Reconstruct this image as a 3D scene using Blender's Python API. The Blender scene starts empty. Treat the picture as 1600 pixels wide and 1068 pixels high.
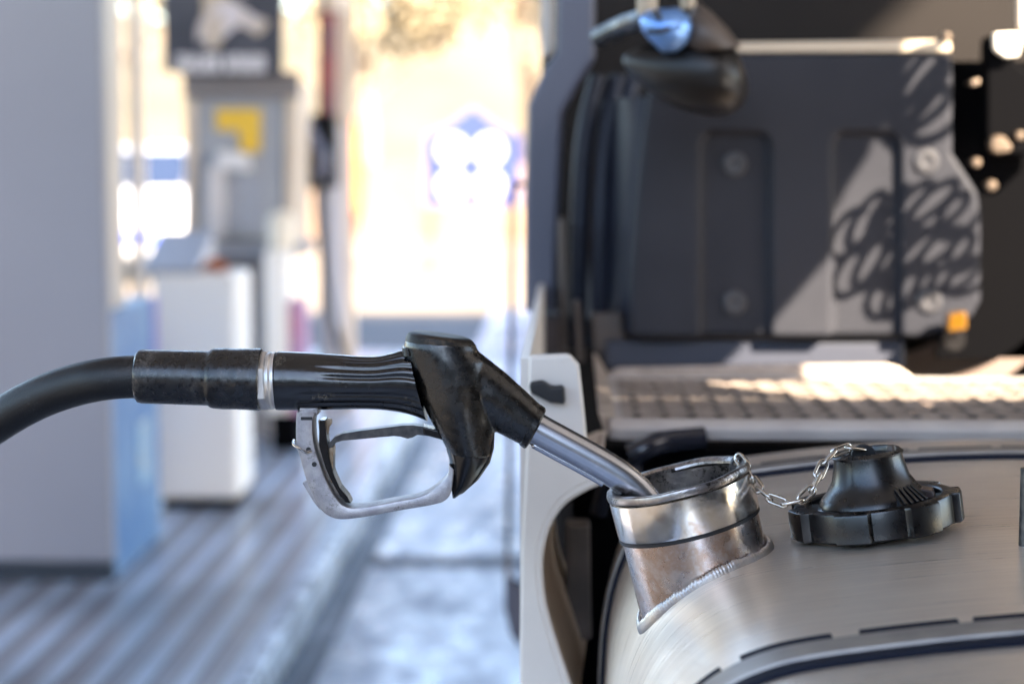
import bpy, bmesh, math, random
from mathutils import Vector, Matrix
random.seed(7)
S = bpy.context.scene
COL = S.collection
PI = math.pi
# ------------------------------------------------------------------ camera
F = 3111.0                                   # focal length in photo pixels (1600 wide), 70 mm on 36 mm
CAMZ = 1.30
TH = math.atan(309 / F)                      # pitch down
PS = math.atan(96 / F * math.cos(TH))        # yaw to the left of the truck axis
fwd = Vector((-math.sin(PS) * math.cos(TH), math.cos(PS) * math.cos(TH), -math.sin(TH)))
rgt = Vector((math.cos(PS), math.sin(PS), 0))
upv = rgt.cross(fwd)
cam_d = bpy.data.cameras.new("camera"); cam = bpy.data.objects.new("camera", cam_d); COL.objects.link(cam)
S.camera = cam
cam_d.lens = 70; cam_d.sensor_width = 36; cam_d.clip_start = 0.05; cam_d.clip_end = 500
M = Matrix((rgt, upv, -fwd)).transposed().to_4x4(); M.translation = (0, 0, CAMZ); cam.matrix_world = M
cam_d.dof.use_dof = True; cam_d.dof.focus_distance = 1.475; cam_d.dof.aperture_fstop = 4.1
cam_d.dof.aperture_blades = 0
# ------------------------------------------------------------------ light
SD = Vector((0.56, -0.62, 0.55)).normalized()      # towards the sun
w = bpy.data.worlds.new("World"); S.world = w; w.use_nodes = True
nt = w.node_tree; nt.nodes.clear()
sky = nt.nodes.new("ShaderNodeTexSky"); sky.sky_type = 'NISHITA'; sky.sun_disc = False
sky.sun_elevation = math.asin(SD.z); sky.sun_rotation = math.atan2(SD.x, SD.y); sky.air_density = 1.0; sky.dust_density = 1.5
bg = nt.nodes.new("ShaderNodeBackground"); bg.inputs[1].default_value = 0.11
out = nt.nodes.new("ShaderNodeOutputWorld")
nt.links.new(sky.outputs[0], bg.inputs[0]); nt.links.new(bg.outputs[0], out.inputs[0])
sl = bpy.data.lights.new("sun", 'SUN'); sl.energy = 5.0; sl.angle = math.radians(0.5); sl.color = (1.0, 0.85, 0.66)
so = bpy.data.objects.new("sun", sl); COL.objects.link(so)
so.rotation_euler = (-SD).to_track_quat('-Z', 'Y').to_euler(); so.location = SD * 20
S.view_settings.view_transform = 'Standard'; S.view_settings.look = 'None'
S.view_settings.exposure = 3.3; S.view_settings.gamma = 1.0
S.cycles.use_denoising = True
S.cycles.sample_clamp_indirect = 8.0
S.cycles.max_bounces = 8; S.cycles.diffuse_bounces = 4; S.cycles.glossy_bounces = 4

def W(px, py, Y):
    """world point seen at photo pixel (px, py) on the plane y = Y"""
    d = fwd + rgt * ((px - 800) / F) + upv * ((534 - py) / F)
    t = Y / d.y
    return Vector((d.x * t, Y, CAMZ + d.z * t))

# ------------------------------------------------------------------ materials
def mat(name, col, rough=0.5, metal=0.0, col2=None, nscale=8.0, stretch=(1, 1, 1), bump=0.0, bscale=60.0, bstretch=None,
        rvar=0.0, spec=0.5, coat=0.0, contrast=(0.35, 0.65), emit=None):
    m = bpy.data.materials.new(name); m.use_nodes = True
    n = m.node_tree.nodes; L = m.node_tree.links; b = n["Principled BSDF"]
    b.inputs["Roughness"].default_value = rough; b.inputs["Metallic"].default_value = metal
    b.inputs["Specular IOR Level"].default_value = spec; b.inputs["Coat Weight"].default_value = coat
    b.inputs["Base Color"].default_value = (*col, 1)
    tc = n.new("ShaderNodeTexCoord")
    if col2 is not None:
        mp = n.new("ShaderNodeMapping"); mp.inputs["Scale"].default_value = stretch; L.new(tc.outputs["Object"], mp.inputs[0])
        nz = n.new("ShaderNodeTexNoise"); nz.inputs["Scale"].default_value = nscale; nz.inputs["Detail"].default_value = 6
        L.new(mp.outputs[0], nz.inputs[0])
        cr = n.new("ShaderNodeValToRGB"); cr.color_ramp.elements[0].position = contrast[0]; cr.color_ramp.elements[1].position = contrast[1]
        cr.color_ramp.elements[0].color = (*col, 1); cr.color_ramp.elements[1].color = (*col2, 1)
        L.new(nz.outputs[0], cr.inputs[0]); L.new(cr.outputs[0], b.inputs["Base Color"])
    if bump or rvar:
        mp2 = n.new("ShaderNodeMapping"); mp2.inputs["Scale"].default_value = bstretch or stretch; L.new(tc.outputs["Object"], mp2.inputs[0])
        nb = n.new("ShaderNodeTexNoise"); nb.inputs["Scale"].default_value = bscale; nb.inputs["Detail"].default_value = 5
        L.new(mp2.outputs[0], nb.inputs[0])
        if bump:
            bp = n.new("ShaderNodeBump"); bp.inputs["Strength"].default_value = bump; bp.inputs["Distance"].default_value = 0.002
            L.new(nb.outputs[0], bp.inputs["Height"]); L.new(bp.outputs[0], b.inputs["Normal"])
        if rvar:
            mr = n.new("ShaderNodeMapRange"); mr.inputs["From Min"].default_value = 0.3; mr.inputs["From Max"].default_value = 0.7
            mr.inputs["To Min"].default_value = max(0.02, rough - rvar); mr.inputs["To Max"].default_value = rough + rvar
            L.new(nb.outputs[0], mr.inputs[0]); L.new(mr.outputs[0], b.inputs["Roughness"])
    if emit:
        b.inputs["Emission Color"].default_value = (*emit[0], 1); b.inputs["Emission Strength"].default_value = emit[1]
    return m

def scuffs(m, scale=220, amount=(0.2, 0.19, 0.17), thr=0.64, stretch=(1, 1, 1), strength=0.6):
    """wear: pale scratches and dust mixed into the base colour"""
    n = m.node_tree.nodes; L = m.node_tree.links; b = n["Principled BSDF"]
    tc = n.new("ShaderNodeTexCoord"); mp = n.new("ShaderNodeMapping"); mp.inputs["Scale"].default_value = stretch
    L.new(tc.outputs["Object"], mp.inputs[0])
    nz = n.new("ShaderNodeTexNoise"); nz.inputs["Scale"].default_value = scale; nz.inputs["Detail"].default_value = 8; nz.inputs["Roughness"].default_value = 0.75
    nz.inputs["Distortion"].default_value = 1.2
    L.new(mp.outputs[0], nz.inputs[0])
    n2 = n.new("ShaderNodeTexNoise"); n2.inputs["Scale"].default_value = scale * 0.11; L.new(mp.outputs[0], n2.inputs[0])
    mul = n.new("ShaderNodeMath"); mul.operation = 'MULTIPLY_ADD'; mul.inputs[1].default_value = 0.45
    L.new(n2.outputs[0], mul.inputs[0])
    add = mul; 
    sc = n.new("ShaderNodeMath"); sc.operation = 'MULTIPLY'; sc.inputs[1].default_value = 0.75; L.new(nz.outputs[0], sc.inputs[0]); L.new(sc.outputs[0], mul.inputs[2])
    cr = n.new("ShaderNodeMapRange"); cr.inputs["From Min"].default_value = thr; cr.inputs["From Max"].default_value = thr + 0.07
    cr.inputs["To Max"].default_value = strength
    L.new(mul.outputs[0], cr.inputs[0])
    mx = n.new("ShaderNodeMix"); mx.data_type = 'RGBA'
    old = b.inputs["Base Color"].links[0].from_socket if b.inputs["Base Color"].links else None
    if old: L.new(old, mx.inputs["A"])
    else: mx.inputs["A"].default_value = b.inputs["Base Color"].default_value
    mx.inputs["B"].default_value = (*amount, 1)
    L.new(cr.outputs[0], mx.inputs["Factor"]); L.new(mx.outputs["Result"], b.inputs["Base Color"])
    return m

# ------------------------------------------------------------------ helpers
ORG = {}
def obj(name, bm, m, parent=None, smooth=30, bevel=0.0, seg=2, **tags):
    me = bpy.data.meshes.new(name)
    bmesh.ops.recalc_face_normals(bm, faces=bm.faces)
    bm.to_mesh(me); bm.free()
    me.materials.append(m)
    if smooth:
        me.polygons.foreach_set("use_smooth", [True] * len(me.polygons)); me.set_sharp_from_angle(angle=math.radians(smooth))
    o = bpy.data.objects.new(name, me); COL.objects.link(o)
    if parent is not None:
        o.parent = parent; o.location = -ORG[parent.name]
    ORG[o.name] = Vector((0, 0, 0))
    if bevel:
        bv = o.modifiers.new("bevel", 'BEVEL'); bv.width = bevel; bv.segments = seg; bv.limit_method = 'ANGLE'; bv.angle_limit = math.radians(35)
        bv.harden_normals = True
    for k, v in tags.items(): o[k] = v
    return o

def thing(name, label, cat, loc, group=None):
    o = bpy.data.objects.new(name, None); COL.objects.link(o); o.location = loc; o.empty_display_size = 0.1
    ORG[o.name] = Vector(loc); o["label"] = label; o["category"] = cat
    if group: o["group"] = group
    return o

def loft(bm, rings, cap=True, close=False):
    vr = [[bm.verts.new(p) for p in r] for r in rings]
    n = len(vr[0]); m = len(vr)
    for i in range(m if close else m - 1):
        a, b = vr[i], vr[(i + 1) % m]
        for j in range(n):
            bm.faces.new((a[j], a[(j + 1) % n], b[(j + 1) % n], b[j]))
    if cap and not close:
        bm.faces.new(vr[0][::-1]); bm.faces.new(vr[-1])
    return vr

def catmull(pts, k=8, closed=False):
    P = [Vector(p) for p in pts]; n = len(P); res = []
    rng = n if closed else n - 1
    for i in range(rng):
        p1, p2 = P[i], P[(i + 1) % n]
        p0 = P[i - 1] if (i > 0 or closed) else p1 * 2 - p2
        p3 = P[(i + 2) % n] if (i + 2 < n or closed) else p2 * 2 - p1
        for s in range(k):
            t = s / k
            res.append(0.5 * ((2 * p1) + (p2 - p0) * t + (2 * p0 - 5 * p1 + 4 * p2 - p3) * t * t + (3 * p1 - p0 - 3 * p2 + p3) * t ** 3))
    if not closed: res.append(P[-1].copy())
    return res

def tube(bm, pts, r, n=16, closed=False, cap=True, up=None):
    P = [Vector(p) for p in pts]; N = len(P)
    def tan(i):
        if closed: return (P[(i + 1) % N] - P[i - 1]).normalized()
        return (P[min(i + 1, N - 1)] - P[max(i - 1, 0)]).normalized()
    t = tan(0); a = Vector(up) if up else (Vector((0, 0, 1)) if abs(t.z) < 0.9 else Vector((1, 0, 0)))
    u = (a - t * a.dot(t)).normalized(); rings = []
    for i in range(N):
        t = tan(i); u = (u - t * u.dot(t)).normalized(); v = t.cross(u)
        rr = r(i / (N - 1)) if callable(r) else r
        rings.append([P[i] + u * rr * math.cos(2 * PI * j / n) + v * rr * math.sin(2 * PI * j / n) for j in range(n)])
    loft(bm, rings, cap=cap, close=closed)

def lathe(bm, prof, n=48, mx=None, mod=None):
    """prof: (radius, height) pairs round the Z axis, closed with caps where the radius is not 0"""
    mx = mx or Matrix.Identity(4); rings = []
    for r, z in prof:
        rings.append([mx @ Vector((max(r, 1e-5) * math.cos(2 * PI * j / n) * (mod(j / n, z) if mod else 1), max(r, 1e-5) * math.sin(2 * PI * j / n) * (mod(j / n, z) if mod else 1), z)) for j in range(n)])
    loft(bm, rings)

def prism(bm, poly, vec):
    """poly: list of world points, vec: extrusion vector"""
    a = [bm.verts.new(p) for p in poly]; b = [bm.verts.new(Vector(p) + Vector(vec)) for p in poly]
    n = len(a); bm.faces.new(a[::-1]); bm.faces.new(b)
    for i in range(n): bm.faces.new((a[i], a[(i + 1) % n], b[(i + 1) % n], b[i]))

def box(bm, x0, x1, y0, y1, z0, z1):
    prism(bm, [(x0, y0, z0), (x1, y0, z0), (x1, y1, z0), (x0, y1, z0)], (0, 0, z1 - z0))

def ppoly(pix, Y, dy, bm=None):
    """a polygon drawn from photo pixels on the plane y = Y, made dy metres thick"""
    bm = bm or bmesh.new(); prism(bm, [W(x, y, Y) for x, y in pix], (0, dy, 0)); return bm

def cyl(bm, a, b, r0, r1=None, n=24):
    tube(bm, [a, b], (lambda t: r0 + (r1 - r0) * t) if r1 is not None else r0, n)

def frame_to(axis, loc, xhint=Vector((1, 0, 0))):
    z = Vector(axis).normalized(); x = (xhint - z * xhint.dot(z)).normalized(); y = z.cross(x)
    m = Matrix((x, y, z)).transposed().to_4x4(); m.translation = loc; return m

def B(): return bmesh.new()

# ------------------------------------------------------------------ palette
mt_rubber = scuffs(mat("black hose rubber", (0.003, 0.0035, 0.005), 0.42, spec=0.4, bump=0.25, bscale=900, rvar=0.08), 260, (0.06, 0.06, 0.06), 0.70)
mt_sleeve = scuffs(mat("worn rubber sleeve", (0.0035, 0.0035, 0.0045), 0.30, spec=0.6, bump=0.06, bscale=220, rvar=0.1), 500, (0.10, 0.09, 0.08), 0.655, strength=0.5)
mt_grip = scuffs(mat("glossy black grip", (0.0015, 0.0015, 0.0025), 0.22, spec=0.7, bump=0.06, bscale=200, rvar=0.06), 420, (0.14, 0.12, 0.09), 0.70, strength=0.5)
mt_head = scuffs(mat("worn black plastic", (0.0015, 0.0015, 0.002), 0.27, spec=0.65, col2=(0.004, 0.003, 0.0022), nscale=30, bump=0.04, bscale=160, rvar=0.09), 160, (0.07, 0.042, 0.022), 0.68, strength=0.3)
mt_lid = scuffs(mat("scuffed lid", (0.006, 0.005, 0.004), 0.5, spec=0.25, col2=(0.014, 0.010, 0.007), nscale=50, bump=0.1, bscale=200), 200, (0.09, 0.06, 0.035), 0.64, strength=0.5)
mt_guard_pl = mat("smooth black plastic", (0.002, 0.002, 0.003), 0.22, spec=0.45, bump=0.05, bscale=300, rvar=0.05)
mt_alu = scuffs(mat("cast aluminium", (0.30, 0.29, 0.31), 0.42, 0.75, col2=(0.42, 0.40, 0.41), nscale=120, bump=0.2, bscale=900), 700, (0.10, 0.09, 0.08), 0.66, strength=0.7)
mt_steel = scuffs(mat("polished steel spout", (0.46, 0.48, 0.53), 0.24, 1.0, col2=(0.52, 0.53, 0.57), nscale=40), 350, (0.9, 0.9, 0.9), 0.66, strength=0.6)
mt_ring = mat("brushed swivel ring", (0.55, 0.53, 0.52), 0.38, 0.85, col2=(0.7, 0.66, 0.62), nscale=90, bump=0.05, bscale=800)
mt_chain = mat("chain steel", (0.42, 0.40, 0.38), 0.22, 1.0, col2=(0.6, 0.57, 0.52), nscale=300)
mt_brass = mat("worn bronze", (0.28, 0.20, 0.13), 0.4, 0.9, col2=(0.4, 0.32, 0.24), nscale=200)
mt_gunmetal = mat("dark trigger metal", (0.045, 0.045, 0.05), 0.38, 0.7, col2=(0.10, 0.095, 0.09), nscale=150, bump=0.1, bscale=600)
mt_cap = scuffs(mat("moulded black cap", (0.002, 0.0018, 0.0025), 0.29, spec=0.6, bump=0.01, bscale=90, rvar=0.05), 90, (0.02, 0.018, 0.016), 0.68, strength=0.2)
mt_dark = mat("black plastic and shade", (0.0015, 0.0015, 0.002), 0.8, spec=0.03, bump=0.02)
mt_band = mat("dark blue rubber band", (0.006, 0.008, 0.018), 0.7, spec=0.15, bump=0.1, bscale=200)
mt_band2 = mat("navy black arch plastic", (0.010, 0.012, 0.022), 0.5, spec=0.3)
mt_panelp = mat("grey blue moulded panel", (0.0165, 0.0175, 0.023), 0.5, spec=0.12, col2=(0.023, 0.024, 0.030), nscale=6, bump=0.05, bscale=500)
mt_post = mat("slate painted fairing", (0.055, 0.058, 0.085), 0.45, col2=(0.063, 0.066, 0.092), nscale=4)
mt_white = scuffs(mat("off white painted fairing", (0.54, 0.49, 0.45), 0.4, col2=(0.62, 0.57, 0.52), nscale=7), 30, (0.45, 0.36, 0.28), 0.70)
mt_plate = mat("scuffed tread plate", (0.24, 0.195, 0.165), 0.5, 0.3, col2=(0.36, 0.30, 0.26), nscale=30, bump=0.1, bscale=200)
mt_brown = mat("dusty brown plastic", (0.055, 0.040, 0.032), 0.5, col2=(0.08, 0.06, 0.048), nscale=10)

# brushed tank aluminium: fine lines run round the tank (stretched across Y), soft stains
def tank_mat():
    m = bpy.data.materials.new("brushed tank aluminium"); m.use_nodes = True
    n = m.node_tree.nodes; L = m.node_tree.links; b = n["Principled BSDF"]
    tc = n.new("ShaderNodeTexCoord")
    def noise(sx, sy, sz, scale, det=6, ro=0.6):
        mp = n.new("ShaderNodeMapping"); mp.inputs["Scale"].default_value = (sx, sy, sz); L.new(tc.outputs["Object"], mp.inputs[0])
        z = n.new("ShaderNodeTexNoise"); z.inputs["Scale"].default_value = scale; z.inputs["Detail"].default_value = det; z.inputs["Roughness"].default_value = ro
        L.new(mp.outputs[0], z.inputs[0]); return z.outputs[0]
    lines = noise(0.5, 22, 0.5, 14); fine = noise(3, 150, 3, 10, 8, 0.8); blot = noise(1, 1, 1, 6, 4); spk = noise(1, 1, 1, 140, 6, 0.7)
    cr = n.new("ShaderNodeValToRGB"); cr.color_ramp.elements[0].position = 0.3; cr.color_ramp.elements[1].position = 0.72
    cr.color_ramp.elements[0].color = (0.66, 0.56, 0.47, 1); cr.color_ramp.elements[1].color = (1.0, 0.90, 0.79, 1)
    ad = n.new("ShaderNodeMath"); ad.operation = 'ADD'; L.new(lines, ad.inputs[0]); L.new(blot, ad.inputs[1])
    a2 = n.new("ShaderNodeMath"); a2.operation = 'MULTIPLY'; a2.inputs[1].default_value = 0.5; L.new(ad.outputs[0], a2.inputs[0])
    L.new(a2.outputs[0], cr.inputs[0]); L.new(cr.outputs[0], b.inputs["Base Color"])
    b.inputs["Metallic"].default_value = 0.72
    mr = n.new("ShaderNodeMapRange"); mr.inputs["From Min"].default_value = 0.3; mr.inputs["From Max"].default_value = 0.7
    mr.inputs["To Min"].default_value = 0.26; mr.inputs["To Max"].default_value = 0.40; L.new(lines, mr.inputs[0]); L.new(mr.outputs[0], b.inputs["Roughness"])
    bp = n.new("ShaderNodeBump"); bp.inputs["Strength"].default_value = 0.16; bp.inputs["Distance"].default_value = 0.0004
    L.new(fine, bp.inputs["Height"]); L.new(bp.outputs[0], b.inputs["Normal"])
    return m
mt_tank = tank_mat()
mt_weld = mat("weld bead", (0.36, 0.35, 0.37), 0.42, 0.85, col2=(0.52, 0.46, 0.40), nscale=45, bump=0.1, bscale=500)

def neck_mat(name, cols, rough):
    """heat-tinted stainless: straw, brown and blue patches"""
    m = bpy.data.materials.new(name); m.use_nodes = True
    n = m.node_tree.nodes; L = m.node_tree.links; b = n["Principled BSDF"]
    tc = n.new("ShaderNodeTexCoord")
    nz = n.new("ShaderNodeTexNoise"); nz.inputs["Scale"].default_value = 26; nz.inputs["Detail"].default_value = 7; nz.inputs["Roughness"].default_value = 0.62
    L.new(tc.outputs["Object"], nz.inputs[0])
    cr = n.new("ShaderNodeValToRGB"); e = cr.color_ramp.elements
    e[0].position = 0.33; e[0].color = (*cols[0], 1); e[1].position = 0.66; e[1].color = (*cols[-1], 1)
    for i, c in enumerate(cols[1:-1]):
        x = e.new(0.33 + 0.33 * (i + 1) / (len(cols) - 1)); x.color = (*c, 1)
    L.new(nz.outputs[0], cr.inputs[0])
    L.new(cr.outputs[0], b.inputs["Base Color"])
    b.inputs["Metallic"].default_value = 0.95
    n2 = n.new("ShaderNodeTexNoise"); n2.inputs["Scale"].default_value = 90; n2.inputs["Detail"].default_value = 6; L.new(tc.outputs["Object"], n2.inputs[0])
    mr = n.new("ShaderNodeMapRange"); mr.inputs["From Min"].default_value = 0.3; mr.inputs["From Max"].default_value = 0.7
    mr.inputs["To Min"].default_value = rough - 0.07; mr.inputs["To Max"].default_value = rough + 0.10; L.new(n2.outputs[0], mr.inputs[0]); L.new(mr.outputs[0], b.inputs["Roughness"])
    bp = n.new("ShaderNodeBump"); bp.inputs["Strength"].default_value = 0.12; bp.inputs["Distance"].default_value = 0.001
    L.new(n2.outputs[0], bp.inputs["Height"]); L.new(bp.outputs[0], b.inputs["Normal"])
    return m
mt_neck = neck_mat("heat tinted neck pipe", [(0.34, 0.33, 0.35), (0.52, 0.47, 0.46), (0.42, 0.31, 0.25), (0.56, 0.53, 0.54)], 0.27)
mt_collar = neck_mat("polished neck collar", [(0.46, 0.37, 0.29), (0.70, 0.64, 0.56), (0.74, 0.71, 0.69), (0.50, 0.37, 0.28)], 0.17)
mt_rim = scuffs(mat("tarnished rim", (0.26, 0.24, 0.24), 0.3, 0.95, col2=(0.45, 0.40, 0.36), nscale=70, bump=0.15, bscale=300), 260, (0.03, 0.025, 0.02), 0.60, strength=0.9)
mt_black = mat("black groove and fittings", (0.006, 0.006, 0.008), 0.5)

# ================================================================== SETTING
def ground_mat(name, a, b_, scale, rough, rvar=0.12, spot=None):
    m = mat(name, a, rough, col2=b_, nscale=scale, bump=0.3, bscale=40, rvar=rvar)
    return m
mt_yard = mat("sunlit pale yard", (0.15, 0.115, 0.08), 0.9, col2=(0.21, 0.165, 0.12), nscale=0.5)
mt_lane = mat("worn concrete lane", (0.085, 0.10, 0.145), 0.36, spec=0.45, col2=(0.38, 0.42, 0.50), nscale=1.9, stretch=(1, 0.4, 1), bump=0.12, bscale=14, rvar=0.2, contrast=(0.36, 0.60))
bm = B(); box(bm, -60, 60, -30, 90, -0.4, -0.13)
obj("ground", bm, mt_yard, kind="structure", smooth=0)
bm = B(); box(bm, -59, 59, -29, 16.4, -0.2, -0.1295)  # dark ground added to cut bounced light, ending at the shade edge
obj("asphalt", bm, mat("dark asphalt", (0.05, 0.05, 0.055), 0.85, col2=(0.075, 0.073, 0.075), nscale=3, bump=0.3, bscale=60), kind="structure", smooth=0)
# lane of concrete bays with open joints
bm = B()
ys = [-3.0, 1.0, 3.8, 6.62, 9.6, 13.0, 17.0]
for i in range(len(ys) - 1):
    box(bm, -0.68, 6.0, ys[i] + (0.09 if i == 3 else 0.03), ys[i + 1] - (0.09 if i == 2 else 0.03), -0.125, -0.105)
obj("lane", bm, mt_lane, kind="structure", smooth=0, bevel=0.006)
bm = B(); box(bm, -0.682, 6.02, -3, 17.0, -0.128, -0.118)
obj("lane_joints", bm, mat("dark joint filler", (0.03, 0.032, 0.04), 0.7, col2=(0.06, 0.06, 0.07), nscale=20), kind="structure", smooth=0)
# gutter
bm = B(); box(bm, -0.765, -0.685, -1, 14, -0.128, -0.108)
obj("gutter", bm, scuffs(mat("wet gutter", (0.03, 0.037, 0.055), 0.5, spec=0.25, col2=(0.09, 0.10, 0.13), nscale=9, stretch=(1, 0.5, 1), bump=0.4, bscale=30), 25, (0.3, 0.32, 0.36), 0.62), kind="structure", smooth=0)
# island of narrow paving courses
def pave_mat():
    m = bpy.data.materials.new("striped island paving"); m.use_nodes = True
    n = m.node_tree.nodes; L = m.node_tree.links; b = n["Principled BSDF"]
    tc = n.new("ShaderNodeTexCoord"); sp = n.new("ShaderNodeSeparateXYZ"); L.new(tc.outputs["Object"], sp.inputs[0])
    def mth(op, a, v=None, c=None):
        k = n.new("ShaderNodeMath"); k.operation = op
        for i, s in enumerate((a, v, c)):
            if s is None: continue
            if hasattr(s, "links"): L.new(s, k.inputs[i])
            else: k.inputs[i].default_value = s
        return k.outputs[0]
    fx = mth('FRACT', mth('MULTIPLY', mth('ADD', sp.outputs[0], 20.0), 1 / 0.112))
    band = mth('LESS_THAN', fx, 0.42)
    joint = mth('LESS_THAN', mth('ABSOLUTE', mth('SUBTRACT', fx, 0.45)), 0.05)
    fy = mth('FRACT', mth('MULTIPLY', sp.outputs[1], 1 / 0.05))
    stud = mth('LESS_THAN', mth('ADD', mth('POWER', mth('SUBTRACT', fy, 0.5), 2.0), mth('POWER', mth('MULTIPLY', mth('SUBTRACT', fx, 0.21), 2.0), 2.0)), 0.09)
    nz = n.new("ShaderNodeTexNoise"); nz.inputs["Scale"].default_value = 2.2; nz.inputs["Detail"].default_value = 6; L.new(tc.outputs["Object"], nz.inputs[0])
    c0 = n.new("ShaderNodeMix"); c0.data_type = 'RGBA'; c0.inputs["A"].default_value = (0.19, 0.205, 0.245, 1); c0.inputs["B"].default_value = (0.29, 0.265, 0.28, 1); L.new(nz.outputs[0], c0.inputs["Factor"])
    c1 = n.new("ShaderNodeMix"); c1.data_type = 'RGBA'; c1.inputs["A"].default_value = (0.34, 0.40, 0.50, 1); c1.inputs["B"].default_value = (0.46, 0.53, 0.64, 1); L.new(stud, c1.inputs["Factor"])
    c2 = n.new("ShaderNodeMix"); c2.data_type = 'RGBA'; L.new(band, c2.inputs["Factor"]); L.new(c0.outputs["Result"], c2.inputs["A"]); L.new(c1.outputs["Result"], c2.inputs["B"])
    c3 = n.new("ShaderNodeMix"); c3.data_type = 'RGBA'; L.new(joint, c3.inputs["Factor"]); L.new(c2.outputs["Result"], c3.inputs["A"]); c3.inputs["B"].default_value = (0.05, 0.045, 0.05, 1)
    n3 = n.new("ShaderNodeTexNoise"); n3.inputs["Scale"].default_value = 1.3; n3.inputs["Detail"].default_value = 5; L.new(tc.outputs["Object"], n3.inputs[0])
    r3 = n.new("ShaderNodeMapRange"); r3.inputs["From Min"].default_value = 0.38; r3.inputs["From Max"].default_value = 0.62; r3.inputs["To Min"].default_value = 0.62; r3.inputs["To Max"].default_value = 1.15; L.new(n3.outputs[0], r3.inputs[0])
    vm = n.new("ShaderNodeVectorMath"); vm.operation = 'SCALE'; L.new(c3.outputs["Result"], vm.inputs[0]); L.new(r3.outputs[0], vm.inputs["Scale"])
    L.new(vm.outputs[0], b.inputs["Base Color"]); b.inputs["Roughness"].default_value = 0.34
    bp = n.new("ShaderNodeBump"); bp.inputs["Strength"].default_value = 0.5; bp.inputs["Distance"].default_value = 0.004
    L.new(mth('ADD', stud, mth('MULTIPLY', nz.outputs[0], 0.5)), bp.inputs["Height"]); L.new(bp.outputs[0], b.inputs["Normal"])
    return m
bm = B(); box(bm, -5.2, -0.815, 2.0, 12.5, -0.125, 0.0)
obj("island_pavement", bm, pave_mat(), kind="structure", smooth=0)
bm = B(); box(bm, -0.812, -0.77, 2.0, 12.5, -0.125, 0.004)
obj("kerb", bm, scuffs(mat("galvanised kerb edge", (0.55, 0.62, 0.72), 0.35, 0.3, col2=(0.70, 0.77, 0.86), nscale=18, bump=0.3, bscale=60), 11, (0.06, 0.075, 0.11), 0.57, strength=0.95), kind="structure", smooth=0, bevel=0.006)
# hill far behind
bm = B()
rows = []
for i in range(17):
    x = -60 + 120 * i / 16
    rows.append(x)
prof = [(58, -0.2), (66, 2.0), (76, 5.5), (88, 8.5)]
g = [[bm.verts.new((x, y + 2 * math.sin(x * .13), z * (1 + 0.25 * math.sin(x * 0.11 + y)))) for x in rows] for y, z in prof]
for i in range(3):
    for j in range(16): bm.faces.new((g[i][j], g[i][j + 1], g[i + 1][j + 1], g[i + 1][j]))
obj("hills", bm, mat("dry hillside", (0.13, 0.10, 0.06), 0.9, col2=(0.08, 0.07, 0.04), nscale=0.2), kind="structure")

# ------------------------------------------------------------------ forecourt canopy with its columns
can = thing("forecourt_canopy", "white flat canopy roof over the pump island on pale cream columns", "canopy", (-1.9, 9.55, 0))
mt_canopy = mat("canopy soffit", (0.58, 0.55, 0.51), 0.6, col2=(0.64, 0.61, 0.57), nscale=2)
CE = 4.05
bm = B()
prism(bm, [(-9, -2.6, 5.0), (CE, -2.6, 5.0), (CE, -0.9, 5.0), (11, -0.9, 5.0), (11, 10.6, 5.0), (-9, 10.6, 5.0)], (0, 0, 0.55))
obj("roof", bm, mt_canopy, can, smooth=0)
mt_cream = mat("cream steel column", (0.58, 0.46, 0.36), 0.5, col2=(0.64, 0.52, 0.41), nscale=3)
for (px0, px1, Y) in ((526, 550, 9.6), (203, 222, 10.3)):
    a = W(px0, 300, Y).x; b_ = W(px1, 300, Y).x
    bm = B(); box(bm, a, b_, Y, Y + 0.12, 0.0, 5.0)
    obj("column", bm, mt_cream, can, smooth=0, bevel=0.008)

# ------------------------------------------------------------------ near pump at the left
pump = thing("fuel_pump", "tall lavender grey fuel pump cabinet with bright blue lower side at left edge", "fuel pump", (-1.9, 6.1, 0), "fuel dispensers on the island")
mt_pump = mat("satin lavender grey steel", (0.265, 0.25, 0.275), 0.42, col2=(0.29, 0.275, 0.30), nscale=1.2, bump=0.03, bscale=10)
XP = W(170, 600, 5.8).x
bm = B(); box(bm, XP - 0.95, XP, 5.8, 5.86, 0.06, 2.6)
obj("front_cabinet", bm, mt_pump, pump, smooth=0, bevel=0.012)
bm = B(); box(bm, XP - 0.93, XP - 0.004, 5.815, 5.858, 0.0, 0.06)
obj("plinth", bm, mat("dark plinth", (0.02, 0.025, 0.035), 0.6), pump, smooth=0)
bm = B(); box(bm, XP - 0.95, XP - 0.006, 5.862, 6.52, 0.0, 0.80)
sd = obj("lower_side", bm, mat("bright blue vinyl", (0.04, 0.14, 0.33), 0.45, col2=(0.13, 0.24, 0.40), nscale=5), pump, smooth=0, bevel=0.006)
bm = B(); box(bm, XP - 0.006, XP - 0.002, 6.20, 6.36, 0.22, 0.42)
obj("side_emblem", bm, mat("pale decal", (0.45, 0.46, 0.42), 0.5, col2=(0.2, 0.4, 0.6), nscale=18), pump, smooth=0)
bm = B(); box(bm, XP - 0.006, XP - 0.002, 6.44, 6.518, 0.55, 0.80)
obj("side_stripe", bm, mat("violet decal", (0.20, 0.15, 0.42), 0.5), pump, smooth=0)
bm = B(); box(bm, XP - 0.90, XP - 0.015, 5.862, 6.12, 0.802, 2.58)
obj("upper_side", bm, mt_cream, pump, smooth=0, bevel=0.01)

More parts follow.
